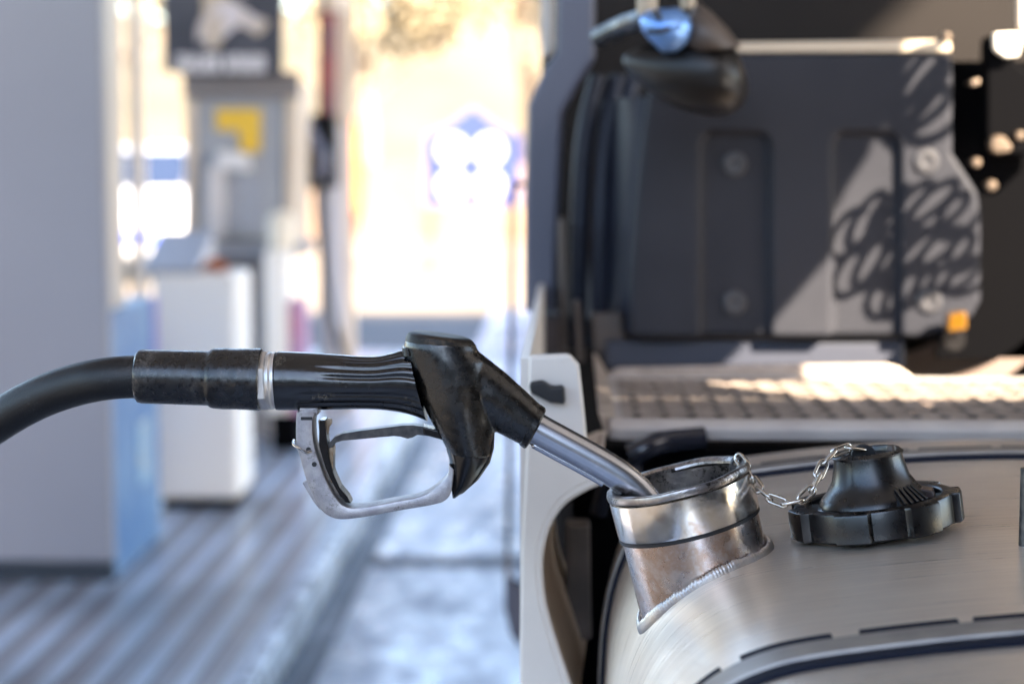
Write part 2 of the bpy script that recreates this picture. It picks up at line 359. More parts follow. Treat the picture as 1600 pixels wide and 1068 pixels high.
# ------------------------------------------------------------------ white bin
def floor_z(Y): return 0.0
binn = thing("service_bin", "white boxy service bin with grey sloping lid beside the blue pump side", "bin", (-1.32, 7.1, 0))
mt_binw = mat("white bin enamel", (0.86, 0.79, 0.73), 0.45, col2=(0.84, 0.80, 0.76), nscale=3)
x0 = W(240, 600, 7.0).x; x1 = W(370, 600, 7.0).x
zt = W(300, 428, 7.0).z
bm = B(); box(bm, x0, x1, 7.0, 7.35, 0.035, zt)
obj("body", bm, mt_binw, binn, smooth=0, bevel=0.02, seg=3)
bm = B(); box(bm, x0 + 0.02, x1 - 0.02, 7.02, 7.33, 0.0, 0.035)
obj("base", bm, mt_dark, binn, smooth=0)
bm = B(); prism(bm, [(x0 - 0.04, 7.01, zt), (x0 - .04, 7.01, zt + 0.02), (x0 - .04, 7.36, zt + 0.14), (x0 - .04, 7.36, zt)], (0.20, 0, 0))
obj("lid", bm, mat("grey lid", (0.36, 0.37, 0.42), 0.4), binn, smooth=0, bevel=0.008)
gl = thing("orange_scrap", "unidentified orange glove dropped on top of the white service bin", "scrap", (x0 + 0.2, 7.08, zt))  # hand-like shape made up for an unidentified orange thing
gz = zt + 0.003
bm = B(); tube(bm, catmull([(x0 + 0.17, 7.09, gz + .012), (x0 + 0.20, 7.08, gz + 0.025), (x0 + 0.235, 7.09, gz + 0.018), (x0 + 0.25, 7.1, gz + 0.012)], 5), lambda t: 0.010 + 0.014 * math.sin(PI * min(1, t * 1.05)), 12)
obj("scrap_body", bm, mat("orange glove fabric", (0.42, 0.12, 0.03), 0.8, col2=(0.3, 0.07, 0.02), nscale=40), gl)
for k in range(4):
    bm = B(); cyl(bm, Vector((x0 + 0.175, 7.075 + .012 * k, gz + .008)), Vector((x0 + 0.13, 7.065 + .016 * k, gz + .006)), 0.006, 0.005, 10)
    obj("finger", bm, gl.children[0].data.materials[0], gl)

# ------------------------------------------------------------------ dispenser with black sign
dsp = thing("fuel_dispenser", "grey fuel dispenser with cream edges and yellow sticker behind the white bin", "fuel pump", (-1.48, 8.8, 0), "fuel dispensers on the island")
Y2 = 8.7
mt_disp = mat("dispenser face", (0.30, 0.305, 0.34), 0.35, col2=(0.34, 0.34, 0.37), nscale=3, rvar=0.1, bump=0.02, bscale=20)
mt_dispd = mat("taupe dispenser body", (0.17, 0.145, 0.14), 0.5, col2=(0.20, 0.17, 0.165), nscale=3)
obj("upper_cabinet", ppoly([(305, 126), (444, 126), (444, 372), (305, 372)], Y2, 0.4), mt_disp, dsp, smooth=0, bevel=0.01)
obj("edge_trim", ppoly([(288, 126), (304, 126), (304, 378), (288, 378)], Y2 - 0.02, 0.44), mt_cream, dsp, smooth=0, bevel=0.008)
obj("edge_trim", ppoly([(445, 126), (468, 130), (462, 378), (445, 378)], Y2 - 0.02, 0.44), mt_cream, dsp, smooth=0, bevel=0.008)
obj("header", ppoly([(286, 112), (468, 112), (468, 152), (286, 152)], Y2 - 0.05, 0.03), mt_dispd, dsp, smooth=0)
obj("shelf", ppoly([(236, 380), (470, 380), (470, 402), (236, 402)], Y2 - 0.16, 0.5), mat("grey shelf", (0.26, 0.25, 0.27), 0.4), dsp, smooth=0, bevel=0.01)
zb = W(400, 402, Y2).z
bm = B(); box(bm, W(300, 400, Y2).x, W(415, 400, Y2).x, Y2, Y2 + 0.4, 0.0, zb)
obj("lower_cabinet", bm, mt_dispd, dsp, smooth=0, bevel=0.01)
obj("yellow_sticker", ppoly([(337, 170), (407, 170), (407, 238), (376, 238), (372, 204), (337, 204)], Y2 - 0.012, 0.008), mat("yellow vinyl", (0.72, 0.42, 0.02), 0.5, col2=(0.8, 0.5, 0.05), nscale=30), dsp, smooth=0)
obj("keypad", ppoly([(322, 262), (350, 262), (350, 372), (322, 372)], Y2 - 0.05, 0.045), mat("pale keypad", (0.62, 0.57, 0.56), 0.4, col2=(0.5, 0.45, 0.45), nscale=60), dsp, smooth=0, bevel=0.005)
obj("receipt_slot", ppoly([(340, 236), (386, 240), (392, 268), (336, 262)], Y2 - 0.05, 0.045), mat("pale slot hood", (0.70, 0.66, 0.66), 0.4), dsp, smooth=0, bevel=0.005)
obj("display_pane", ppoly([(352, 275), (410, 275), (410, 360), (352, 360)], Y2 - 0.008, 0.006), mat("display glass", (0.30, 0.31, 0.36), 0.08, coat=0.5), dsp, smooth=0)

sg = thing("hanging_sign", "square black sign with pale figure and white lettering above the grey dispenser", "sign", tuple(W(348, 60, 8.55)))
obj("board", ppoly([(253, -40), (443, -40), (440, 118), (256, 112)], 8.55, 0.05), mat("black sign board", (0.022, 0.022, 0.038), 0.4, col2=(0.06, 0.06, 0.08), nscale=4), sg, smooth=0, bevel=0.004)
fig = [(313, -40), (352, -40), (356, -4), (374, 6), (398, 26), (418, 32), (416, 46), (402, 56), (388, 46), (372, 40), (356, 52), (347, 62), (337, 78), (322, 76), (322, 62), (308, 64), (308, 46), (318, 20)]
obj("figure", ppoly(fig, 8.544, 0.004), mat("pale printed figure", (0.50, 0.38, 0.24), 0.5, col2=(0.66, 0.60, 0.64), nscale=14), sg, smooth=0)
mlet = mat("white sign lettering", (0.85, 0.80, 0.83), 0.5)
bm = B(); xx = 276; k = 0
while xx < 408:                                        # a row of letter-like strokes, too blurred in the photograph to read
    ww = random.choice((9, 11, 12, 13)); 
    if 340 < xx < 352: xx = 352
    ppoly([(xx, 86), (xx + 4, 86), (xx + 4, 113), (xx, 113)], 8.544, 0.004, bm)
    ppoly([(xx + ww - 4, 86 + 3 * (k % 2)), (xx + ww, 86), (xx + ww, 113), (xx + ww - 4, 110)], 8.544, 0.004, bm)
    h = (86, 97, 108)[k % 3]; ppoly([(xx + 4.2, h), (xx + ww - 4.2, h), (xx + ww - 4.2, h + 5), (xx + 4.2, h + 5)], 8.544, 0.004, bm)
    xx += ww + 3; k += 1
obj("lettering", bm, mlet, sg, smooth=0)
a = W(348, 115, 8.6)
bm = B(); box(bm, a.x - 0.05, a.x + 0.05, 8.72, 8.9, W(348, 124, 8.7).z + 0.005, 5.0)
obj("bracket", bm, mt_dispd, sg, smooth=0)
bm = B(); box(bm, a.x - 0.04, a.x + 0.04, 8.602, 8.718, 1.9, 1.95)
obj("bracket", bm, mt_dispd, sg, smooth=0)

# ------------------------------------------------------------------ second white bin
b2 = thing("paper_towel_stand", "narrow white towel stand with violet and red side stripes by the grey dispenser", "towel stand", (-1.3, 8.5, 0))
Yb = 8.35
x0 = W(413, 500, Yb).x; x1 = W(470, 500, Yb).x
bm = B(); box(bm, x0, x1 - 0.055, Yb, Yb + 0.25, 0.16, W(400, 392, Yb).z)
obj("body", bm, mt_binw, b2, smooth=0, bevel=0.015)
bm = B(); box(bm, x1 - 0.053, x1, Yb + 0.01, Yb + 0.25, 0.16, W(400, 470, Yb).z)
obj("striped_side", bm, mat("violet red stripes", (0.30, 0.26, 0.46), 0.5, col2=(0.5, 0.12, 0.16), nscale=22, stretch=(1, 1, 0.1)), b2, smooth=0)
bm = B(); box(bm, x0 + 0.02, x1 - 0.02, Yb + 0.02, Yb + 0.22, 0.0, 0.16)
obj("foot", bm, mt_dark, b2, smooth=0)
bm = B(); lathe(bm, [(0.045, 0), (0.06, 0.01), (0.06, 0.12), (0.05, 0.15), (0.02, 0.17)], 24, Matrix.Translation(W(440, 391, Yb + 0.12)))
obj("towel_roll", bm, mat("cream paper roll", (0.75, 0.66, 0.55), 0.8), b2)

# ------------------------------------------------------------------ slim dispenser with holster, hose and dark-red banner
sd2 = thing("slim_dispenser", "slim pale dispenser post carrying a black nozzle holster beside the cream column", "fuel pump", (-1.2, 9.3, 0), "fuel dispensers on the island")
Y3 = 9.25
bm = B(); box(bm, W(497, 300, Y3).x, W(525, 300, Y3).x, Y3, Y3 + 0.3, 0, W(500, 196, Y3).z)
obj("cabinet", bm, mat("pale grey cabinet", (0.34, 0.34, 0.40), 0.4), sd2, smooth=0, bevel=0.01)
obj("cap_panel", ppoly([(497, 18), (519, 18), (519, 194), (497, 194)], Y3 - 0.0, 0.2), mat("dark to red side panel", (0.04, 0.035, 0.06), 0.5, col2=(0.30, 0.03, 0.025), nscale=1.2, stretch=(1, 1, 2.4)), sd2, smooth=0)
obj("top_cap", ppoly([(490, -30), (527, -30), (527, 16), (490, 16)], Y3 - 0.02, 0.3), mt_cream, sd2, smooth=0)
hol = obj("holster", ppoly([(468, 178), (523, 178), (524, 292), (476, 298), (468, 250)], Y3 - 0.16, 0.15), mat("black holster", (0.003, 0.003, 0.005), 0.6, spec=0.15), sd2, smooth=0, bevel=0.012)
bm = B(); tube(bm, catmull([W(482, 196, Y3 - .2), W(494, 224, Y3 - .2), W(504, 244, Y3 - .2), W(500, 278, Y3 - .2)], 5), 0.026, 12)
obj("holstered_nozzle", bm, mat("blue grey nozzle body", (0.03, 0.05, 0.12), 0.3, col2=(0.18, 0.18, 0.24), nscale=14), sd2)
bm = B(); tube(bm, catmull([W(496, 282, Y3 - .2), W(497, 330, Y3 - .22), W(503, 400, Y3 - .26), (W(514, 470, Y3 - .3)), W(530, 530, Y3 - .3), W(547, 600, Y3 - .2), W(535, 640, Y3 - 0.1)], 8), 0.016, 12)
obj("dispenser_hose", bm, mt_rubber, sd2)

# orange advertising flag further back
fl = thing("orange_banner", "slim orange feather banner on a pole behind the cream column", "banner", tuple(W(560, 520, 16)[:2]) + (-0.13,))
Yf = 16.0
a = W(551, 300, Yf)
bm = B(); cyl(bm, Vector((a.x, Yf, -0.13)), Vector((a.x, Yf, W(551, 178, Yf).z)), 0.015, 0.010, 10)
obj("pole", bm, mt_gunmetal, fl)
bm = B(); prism(bm, [W(552.5, 182, Yf), W(566, 200, Yf), W(571, 260, Yf), W(567, 330, Yf), W(558, 372, Yf), W(552.5, 360, Yf)], (0, 0.006, 0))
obj("flag", bm, mat("orange fabric", (0.75, 0.20, 0.015), 0.7, col2=(0.6, 0.1, 0.02), nscale=3), fl)

# ------------------------------------------------------------------ far yard things
board = thing("service_board", "blue free standing board with four white discs out in the sunlit yard", "sign", tuple(W(740, 400, 22)[:2]) + (-0.13,))
Yk = 22.0
obj("panel", ppoly([(664, 212), (700, 196), (740, 168), (776, 196), (812, 212), (812, 322), (664, 322)], Yk, 0.05), mat("strong blue board", (0.008, 0.018, 0.12), 0.6, col2=(0.012, 0.028, 0.15), nscale=2), board, smooth=0)
for cx, cy in ((707, 234), (765, 234), (707, 290), (765, 290)):
    bm = B(); c = W(cx, cy, Yk - 0.004); cyl(bm, c, c - Vector((0, 0.012, 0)), 21.5 * Yk / F, n=32)
    obj("disc", bm, mat("white disc", (0.42, 0.42, 0.45), 0.5), board, smooth=30)
for px in (672, 800):
    a = W(px, 322, Yk); bm = B(); box(bm, a.x - .03, a.x + .03, Yk, Yk + 0.05, -0.13, a.z)
    obj("leg", bm, mt_gunmetal, board, smooth=0)

def leafball(bm, c, R, n, sz, squash=0.8):
    for _ in range(n):
        v = Vector((random.gauss(0, 1), random.gauss(0, 1), random.gauss(0, 1))).normalized() * R * random.random() ** 0.45
        v.z *= squash; p = Vector(c) + v
        a = Vector((random.uniform(-1, 1), random.uniform(-1, 1), random.uniform(-1, 1))).normalized(); b_ = a.orthogonal().normalized()
        s = sz * random.uniform(0.6, 1.4)
        q = [p + a * s, p + b_ * s * 0.6, p - a * s, p - b_ * s * 0.6]
        bm.faces.new([bm.verts.new(x) for x in q])
mt_bark = mat("pale bark", (0.18, 0.13, 0.09), 0.9, col2=(0.28, 0.21, 0.15), nscale=20)
def leafm(name, a, b_): return mat(name, a, 0.7, col2=b_, nscale=2.5)
LM = [leafm("yellow leaves", (0.22, 0.18, 0.11), (0.16, 0.13, 0.08)), leafm("olive leaves", (0.08, 0.085, 0.035), (0.14, 0.12, 0.05)), leafm("tan leaves", (0.19, 0.15, 0.09), (0.12, 0.095, 0.06))]
def tree(x, y, h, R, k, label):
    t = thing("tree", label, "tree", (x, y, -0.13), "sunlit trees beyond the yard")
    bm = B(); tube(bm, catmull([(x, y, -0.13), (x + 0.1, y, h * .3), (x - 0.08, y + 0.1, h * .6), (x, y, h * 0.85)], 4), lambda q: 0.20 * (1 - 0.75 * q), 10)
    for i in range(5):
        an = i * 1.3; z = h * (0.35 + 0.08 * i)
        tube(bm, [(x, y, z), (x + R * .4 * math.cos(an), y + R * .4 * math.sin(an), z + R * .4), (x + R * .75 * math.cos(an), y + R * .75 * math.sin(an), z + R * .6)], lambda q: 0.07 * (1 - 0.7 * q), 8)
    obj("trunk", bm, mt_bark, t)
    bm = B()
    for i in range(9):
        an = random.uniform(0, 2 * PI); rr = R * random.uniform(0.2, 0.75)
        leafball(bm, (x + rr * math.cos(an), y + rr * math.sin(an), h * 0.75 + random.uniform(-.35, .4) * R), R * random.uniform(.35, .55), 170, 0.13)
    obj("crown", bm, LM[k], t, smooth=0)
tree(-3.6, 34, 5.2, 2.2, 0, "yellow leaved tree directly above the far cream wall right of the cream column")
tree(-0.9, 37, 6.2, 2.5, 2, "tan leaved tree behind the blue board with four discs, left of the truck")
tree(1.6, 35, 5.4, 2.0, 1, "olive leaved tree partly hidden by the slate side of the truck")
tree(-7.6, 30, 5.0, 2.2, 0, "yellow tree seen between the big left pump and the grey dispenser")
bm = B(); box(bm, -12, 6, 30, 30.25, -0.13, 1.0)
wl = obj("garden_wall", bm, mat("cream rendered wall", (0.15, 0.10, 0.065), 0.85, col2=(0.20, 0.14, 0.10), nscale=0.8), smooth=0)
wl["label"] = "long low cream rendered wall at the far side of the yard"; wl["category"] = "wall"

# white van far left
van = thing("parked_car", "small white car parked far off between the big left pump and the grey dispenser", "car", (-5.0, 22, -0.13))
xv = W(205, 380, 20).x; xe = W(284, 380, 20).x; Yv = 20.0
prof_ = [(0, .15), (0, 0.62), (0.9, 0.80), (1.5, 1.26), (2.9, 1.28), (3.8, .85), (3.9, .15)]
bm = B(); prism(bm, [(xv - 1.2, Yv + y, z) for y, z in prof_], (xe - xv + 1.2, 0, 0))
obj("body", bm, mat("white car paint", (0.55, 0.56, 0.6), 0.3, coat=0.4), van, smooth=0, bevel=0.08, seg=3)
bm = B(); prism(bm, [(xv - 1.05, Yv + .93, .84), (xe - .15, Yv + .93, .84), (xe - .2, Yv + 1.44, 1.22), (xv - 1.0, Yv + 1.44, 1.22)], (0, -0.02, 0.012))
obj("windscreen", bm, mat("car glass", (0.02, 0.03, 0.06), 0.3, spec=0.2), van, smooth=0)
bm = B(); box(bm, xe - 0.75, xe - 0.25, Yv - 0.02, Yv - 0.002, 0.30, 0.42)
obj("number_plate", bm, mat("blue plate", (0.01, 0.05, 0.5), 0.4), van, smooth=0)
for wx in (xv - 1.05, xe - 0.3):
    for wy in (0.8, 3.1):
        bm = B(); cyl(bm, Vector((wx, Yv + wy, 0.19)), Vector((wx + 0.2, Yv + wy, 0.19)), 0.32, n=28)
        obj("wheel", bm, mt_rubber, van)

# unseen building added behind the camera to darken what the plastics mirror
shop = thing("unseen_building", "unseen dark building with windows added behind the camera for reflections", "building", (-6, -16, -0.13))
bm = B(); box(bm, -30, 14, -22, -14, -0.13, 3.4)
obj("wall", bm, mat("brown render", (0.06, 0.048, 0.04), 0.9, col2=(0.08, 0.065, 0.055), nscale=1.5), shop, smooth=0)
bm = B(); box(bm, -30.3, 14.3, -22.3, -13.7, 3.402, 3.7)
obj("roof", bm, mt_gunmetal if False else mat("dark fascia", (0.05, 0.05, 0.06), 0.5), shop, smooth=0)
mt_glass = mat("dark window glass", (0.02, 0.025, 0.03), 0.08)
for k in range(7):
    bm = B(); box(bm, -28 + 5.6 * k, -24.6 + 5.6 * k, -13.99, -13.96, 0.7, 3.2); obj("window", bm, mt_glass, shop, smooth=0)

# ================================================================== TRUCK
truck = thing("truck", "truck with aluminium fuel tank, tread step, white side fairing and dark moulded panel", "truck", (1.2, 3.0, -0.105))
TP = truck
# --- tank profile (x, z) over the visible quarter, then round the rest
TZ = CAMZ - 0.284
def tank_top(x): return TZ - max(0.0, (0.42 - x)) ** 2 / 1.9
tprof = []
cx = 0.16
def crown(x): return TZ - 0.29 * max(0, 0.42 - x) ** 2
for i in range(17):
    a = PI - (PI / 2) * i / 16
    ux = cx - 0.13 * abs(math.cos(a)) ** (2 / 3); tprof.append((ux, crown(ux) - 0.2 * (1 - abs(math.sin(a)) ** (2 / 3))))
for i in range(1, 9):
    x = cx + (0.62 - cx) * i / 8
    tprof.append((x, crown(x)))
for i in range(1, 9):
    a = PI / 2 - (PI / 2) * i / 8
    tprof.append((0.62 + 0.13 * math.cos(a), tprof[24][1] - 0.13 + 0.13 * math.sin(a)))
tprof += [(0.75, 0.5)] + [(0.62 + 0.13 * math.cos(-a), 0.47 + 0.13 * math.sin(-a)) for a in (0.3, 0.8, 1.3)] + [(0.16 - 0.13 * math.sin(a), 0.47 - 0.13 * math.cos(a)) for a in (0.0, 0.5, 1.0, 1.5)]
TY0, TY1 = 0.93, 1.95
def scaled(p, s): # inset of the profile
    c = (0.39, 0.7); return (c[0] + (p[0] - c[0]) * s, c[1] + (p[1] - c[1]) * s)
def dense(pr):
    """round the profile through a closed spline so no facets show"""
    P = catmull([Vector((x, 0, z)) for x, z in pr], 6, closed=True); return [(p.x, p.z) for p in P]
tpd = dense(tprof)
bm = B()
rings = []
for y, s in ((TY0, 0.94), (TY0 + 0.006, 0.975), (TY0 + 0.02, 0.995), (TY0 + 0.035, 1.0), (1.0, 1), (1.2, 1), (1.4, 1), (1.6, 1), (1.8, 1), (1.9, 1), (TY1 - 0.035, 1.0), (TY1 - 0.016, 0.994), (TY1 - 0.005, 0.978), (TY1, 0.95)):
    rings.append([Vector((scaled(p, s)[0], y, scaled(p, s)[1])) for p in tpd])
loft(bm, rings)
tank = obj("fuel_tank", bm, mt_tank, TP, smooth=40)
# --- tank straps: rubber band under a steel strap
NV = [i for i in range(len(tpd))]
def offprof(d):
    res = []; n = len(tpd)
    for i in range(n):
        a = Vector(tpd[i - 1]); b_ = Vector(tpd[(i + 1) % n]); t = (b_ - a).normalized(); nn = Vector((-t.y, t.x))
        c = Vector(tpd[i]); m_ = c - Vector((0.39, 0.7))
        if nn.dot(m_) < 0: nn = -nn
        res.append((c.x + nn.x * d, c.y + nn.y * d))
    return res
def band(ya, yb, d0, d1, name, m, skew=0.0):
    bm = B(); o1 = offprof(d1); o0 = offprof(d0); n = len(o1)
    vs = []
    for i in range(n):
        sk = skew
        vs.append([bm.verts.new((o0[i][0], ya, o0[i][1])), bm.verts.new((o1[i][0], ya + 0.001, o1[i][1])), bm.verts.new((o1[i][0], yb - 0.001, o1[i][1])), bm.verts.new((o0[i][0], yb, o0[i][1]))])
    for i in range(n):
        a, b_ = vs[i], vs[(i + 1) % n]
        for j in range(3): bm.faces.new((a[j], b_[j], b_[j + 1], a[j + 1]))
    return obj(name, bm, m, tank, smooth=40)
mt_strap = mat("strap steel", (0.27, 0.25, 0.235), 0.45, 0.6, col2=(0.38, 0.345, 0.31), nscale=30, bump=0.1, bscale=100)
def strap(yc, hw=0.022):
    band(yc - hw, yc + hw, 0.0003, 0.0035, "rubber_band", mt_band)
    band(yc - hw * 0.45, yc + hw * 0.78, 0.0036, 0.0056, "steel_strap", mt_strap)
    # toothed edge of the rubber, facing away from the camera
    bm = B(); o0 = offprof(0.0003); o1 = offprof(0.0042); n = len(o0)
    cumulative = 0
    segs = [i for i in range(n - 1) if tpd[i][1] > 0.75 and tpd[i][0] < 0.8]
    run = 0
    for i in segs:
        run += (Vector(tpd[i + 1]) - Vector(tpd[i])).length
        if (run % 0.075) > 0.012:
            q = [(o0[i][0], yc + hw, o0[i][1]), (o0[i + 1][0], yc + hw, o0[i + 1][1]), (o0[i + 1][0], yc + hw + 0.010, o0[i + 1][1]), (o0[i][0], yc + hw + 0.010, o0[i][1])]
            up = Vector((o1[i][0] - o0[i][0], 0, o1[i][1] - o0[i][1]))
            prism(bm, q, up)
    bmesh.ops.remove_doubles(bm, verts=bm.verts, dist=1e-5)
    obj("rubber_lip", bm, mt_band, tank, smooth=0)
strap(1.172, 0.026); strap(1.82, 0.022)

# --- filler neck
NY = 1.50
nr = 0.0545
ax = Vector((W(1060, 743, NY) - W(1112, 950, NY)))            # roughly along the pipe, upwards and to the left
ax = (Vector((ax.x, 0.0, ax.z)).normalized() + Vector((0, -0.02, 0))).normalized()
NT = W(1058, 743, NY)                                   # centre of the mouth
NM = frame_to(ax, NT)
def NP(r, a, h): return NM @ Vector((r * math.cos(a), r * math.sin(a), h))
def tank_z(x):
    best = None
    for i in range(6, 24 * 6):
        (xa, za), (xb, zb) = tpd[i], tpd[i + 1]
        if xa <= x <= xb and xb > xa: return za + (zb - za) * (x - xa) / (xb - xa)
    return tpd[6][1] if x < 0.1 else TZ
bm = B()
n = 96; prof = []
rings = []
def hit(a, r):
    h = -0.03
    while h > -0.25:
        p = NP(r, a, h)
        if p.z < tank_z(max(p.x, 0.0235)) : return h
        h -= 0.0006
    return h
hits = [hit(2 * PI * j / n, nr - 0.001) for j in range(n)]
lev = [-0.034] + [-0.045, -0.060]
for f in (0.0, 0.08, 0.2, 0.4, 0.6, 0.8, 1.0):
    rings.append([NP(nr - 0.0015, 2 * PI * j / n, -0.036 + (hits[j] - 0.012 + 0.036) * f) for j in range(n)])
# inner wall, so that one can look into the pipe
inner = [[NP(nr - 0.005, 2 * PI * j / n, -0.036 + (hits[j] - 0.012 + 0.036) * f) for j in range(n)] for f in (1.0, 0.5, 0.0)]
loft(bm, rings + inner, close=True)
neck = obj("filler_neck", bm, mt_neck, tank, smooth=40)
bm = B()
rings = []
for r, h in ((nr - 0.004, -0.036), (nr + 0.0002, -0.036), (nr + 0.0006, -0.034), (nr + 0.0006, -0.012), (nr + 0.0004, -0.008), (nr - 0.003, -0.0065), (nr - 0.0055, -0.0065), (nr - 0.0055, -0.036)):
    rings.append([NP(r, 2 * PI * j / n, h) for j in range(n)])
loft(bm, rings, close=True)
obj("neck_collar", bm, mt_collar, tank, smooth=30)
bm = B(); rings = []
for r, h in ((nr - 0.001, -0.0395), (nr + 0.0004, -0.0392), (nr + 0.0004, -0.0366), (nr - 0.001, -0.0363)):
    rings.append([NP(r, 2 * PI * j / n, h) for j in range(n)])
loft(bm, rings, close=True)
obj("neck_groove_line", bm, mt_black, tank, smooth=30)  # black ring paints the shade of the groove under the collar
# rolled rim with bayonet notches
bm = B(); rings = []
for r, h in ((nr - 0.001, -0.0070), (nr + 0.0012, -0.0060), (nr + 0.0016, -0.0032), (nr + 0.0008, -0.0008), (nr - 0.0008, -0.0002), (nr - 0.0040, -0.0004), (nr - 0.0085, -0.0022), (nr - 0.0090, -0.0040), (nr - 0.0080, -0.0055), (nr - 0.006, -0.0065)):
    ring = []
    for j in range(n):
        a = 2 * PI * j / n; rr = r
        if r < nr - 0.0078 and (abs((a % PI) - 1.9) < 0.28): rr = nr - 0.006
        ring.append(NP(rr, a, h + 0.0003 * math.sin(7 * a)))
    rings.append(ring)
loft(bm, rings, close=True)
obj("neck_rim", bm, mt_rim, tank, smooth=35)
# strainer tube / dark inside
bm = B(); rings = []
for r, h in ((nr - 0.0085, -0.0058), (nr - 0.0088, -0.02), (nr - 0.010, -0.040), (0.001, -0.041)):
    rings.append([NP(r, 2 * PI * j / n, h) for j in range(n)])
loft(bm, rings, cap=False)
obj("strainer", bm, mt_rim, tank, smooth=40)
# weld bead: overlapping scales along the joint
bm = B()
path = []
m_ = 560
for i in range(m_):
    a = 2 * PI * i / m_; fj = a / (2 * PI) * n; j0 = int(fj) % n; j1 = (j0 + 1) % n; t = fj - int(fj)
    h = hits[j0] * (1 - t) + hits[j1] * t
    path.append((a, h))
# smooth the hit curve
hs = [h for a, h in path]
for _ in range(6): hs = [(hs[i - 1] + hs[i] * 2 + hs[(i + 1) % m_]) / 4 for i in range(m_)]
P = [NP(nr + 0.0012, path[i][0], hs[i]) for i in range(m_)]
rings = []
cum = 0
for i in range(m_):
    t = (P[(i + 1) % m_] - P[i - 1]).normalized(); cum += (P[i] - P[i - 1]).length if i else 0
    radial = (NP(1, path[i][0], 0) - NP(0, path[i][0], 0)).normalized()
    u = (radial - t * radial.dot(t)).normalized(); v = t.cross(u)
    ph = (cum % 0.0027) / 0.0027; rr = 0.0033 + 0.0006 * (1 - ph) ** 0.8 + 0.0004 * math.sin(cum * 90) + 0.0002 * math.sin(cum * 377)
    wgt = 1.0
    rings.append([P[i] + u * rr * 0.7 * math.cos(2 * PI * k / 12) + v * rr * 1.7 * math.sin(2 * PI * k / 12) for k in range(12)])
loft(bm, rings, close=True)
obj("weld_bead", bm, mt_weld, tank, smooth=50)
# small chain lug on the rim
lug = W(1152, 722, NY + 0.004)
bm = B()
tube(bm, [lug + Vector((0, 0, -0.006)) + Vector((0.0042 * math.cos(a), 0, 0.005 + 0.0042 * math.sin(a))) for a in [2 * PI * k / 16 for k in range(16)]], 0.0016, 8, closed=True, up=(0, 1, 0))
box(bm, lug.x - 0.006, lug.x + 0.010, lug.y - 0.004, lug.y + 0.006, lug.z - 0.006, lug.z - 0.003)
obj("chain_lug", bm, mt_gunmetal, tank, smooth=30)
# small peg seen at the very right edge
bm = B(); c = W(1606, 800, 1.42); cyl(bm, Vector((c.x, 1.42, tank_z(c.x) - 0.002)), Vector((c.x, 1.42, c.z + 0.032)), 0.006, n=16)
obj("sender_bolt", bm, mt_gunmetal, tank)

# --- white side fairing
YF = 1.74
fp = [(826, 556), (890, 553), (905, 570), (913, 640), (919, 705), (935, 748), (905, 762), (876, 782), (855, 812), (843, 850), (840, 890), (846, 945), (864, 1008), (884, 1068), (900, 1120), (812, 1120), (812, 1000), (815, 850), (822, 700)]
fair = obj("side_fairing", ppoly(fp, YF, 0.012), mt_white, TP, smooth=0, bevel=0.004, seg=3)
# rolled edge of the cut-out and the inner return wall
edge = [W(x, y, YF + 0.006) for x, y in ((935, 748), (905, 762), (876, 782), (855, 812), (843, 850), (840, 890), (846, 945), (864, 1008), (884, 1068), (900, 1120))]
bm = B(); tube(bm, catmull(edge, 6), 0.0052, 12)
obj("fairing_lip", bm, mt_white, fair, smooth=60)
e2 = catmull(edge, 6); bm = B()
va = [bm.verts.new(p + Vector((0.001, 0.006, 0))) for p in e2]; vb = [bm.verts.new(p + Vector((0.012, 0.30, 0.0))) for p in e2]
vc = [bm.verts.new(p + Vector((0.004, 0.30, 0.0))) for p in e2]; vd = [bm.verts.new(p + Vector((-0.004, 0.006, 0))) for p in e2]
for i in range(len(e2) - 1):
    for (p, q) in ((va, vb), (vb, vc), (vc, vd), (vd, va)): bm.faces.new((p[i], p[i + 1], q[i + 1], q[i]))
obj("inner_return", bm, mat("warm lit inner skin", (0.34, 0.26, 0.19), 0.5, col2=(0.42, 0.33, 0.24), nscale=14), fair, smooth=60)  # tan colour paints the warm light on the white fairing's inside
obj("fairing_latch", ppoly([(826, 598), (848, 594), (862, 604), (882, 602), (884, 632), (860, 630), (828, 614)], YF - 0.012, 0.011), mt_black, fair, smooth=0, bevel=0.003)
bm = B(); xo = W(812, 900, YF).x
box(bm, xo, xo + 0.008, YF + 0.013, 2.7, 0.45, W(826, 562, YF).z)
obj("outer_skin", bm, mt_white, fair, smooth=0)

# --- dark structure inside: chassis rail, bracket, hoses
bm = B(); box(bm, 0.80, 0.90, 0.9, 5.4, 0.65, 0.92)
obj("chassis_rail", bm, mt_dark, TP, smooth=0, bevel=0.006)
bm = B(); box(bm, 0.0, 0.8, 2.05, 2.09, 0.35, 0.985)
obj("bulkhead", bm, mt_dark, TP, smooth=0)
obj("tank_bracket", ppoly([(884, 820), (922, 820), (925, 1000), (884, 1000)], 1.98, 0.04), mat("brown grey bracket", (0.10, 0.08, 0.07), 0.6, col2=(0.06, 0.05, 0.045), nscale=20), TP, smooth=0, bevel=0.004)
bm = B(); tube(bm, catmull([W(985, 712, 2.02), W(1010, 700, 2.02), W(1040, 690, 2.03), W(1100, 684, 2.04)], 6), 0.012, 14)
tube(bm, catmull([W(1000, 740, 2.02), W(975, 735, 2.02), W(950, 750, 2.03), W(935, 800, 2.04)], 6), 0.010, 14)
obj("pipe", bm, mat("glossy dark pipe", (0.01, 0.012, 0.02), 0.15), TP)

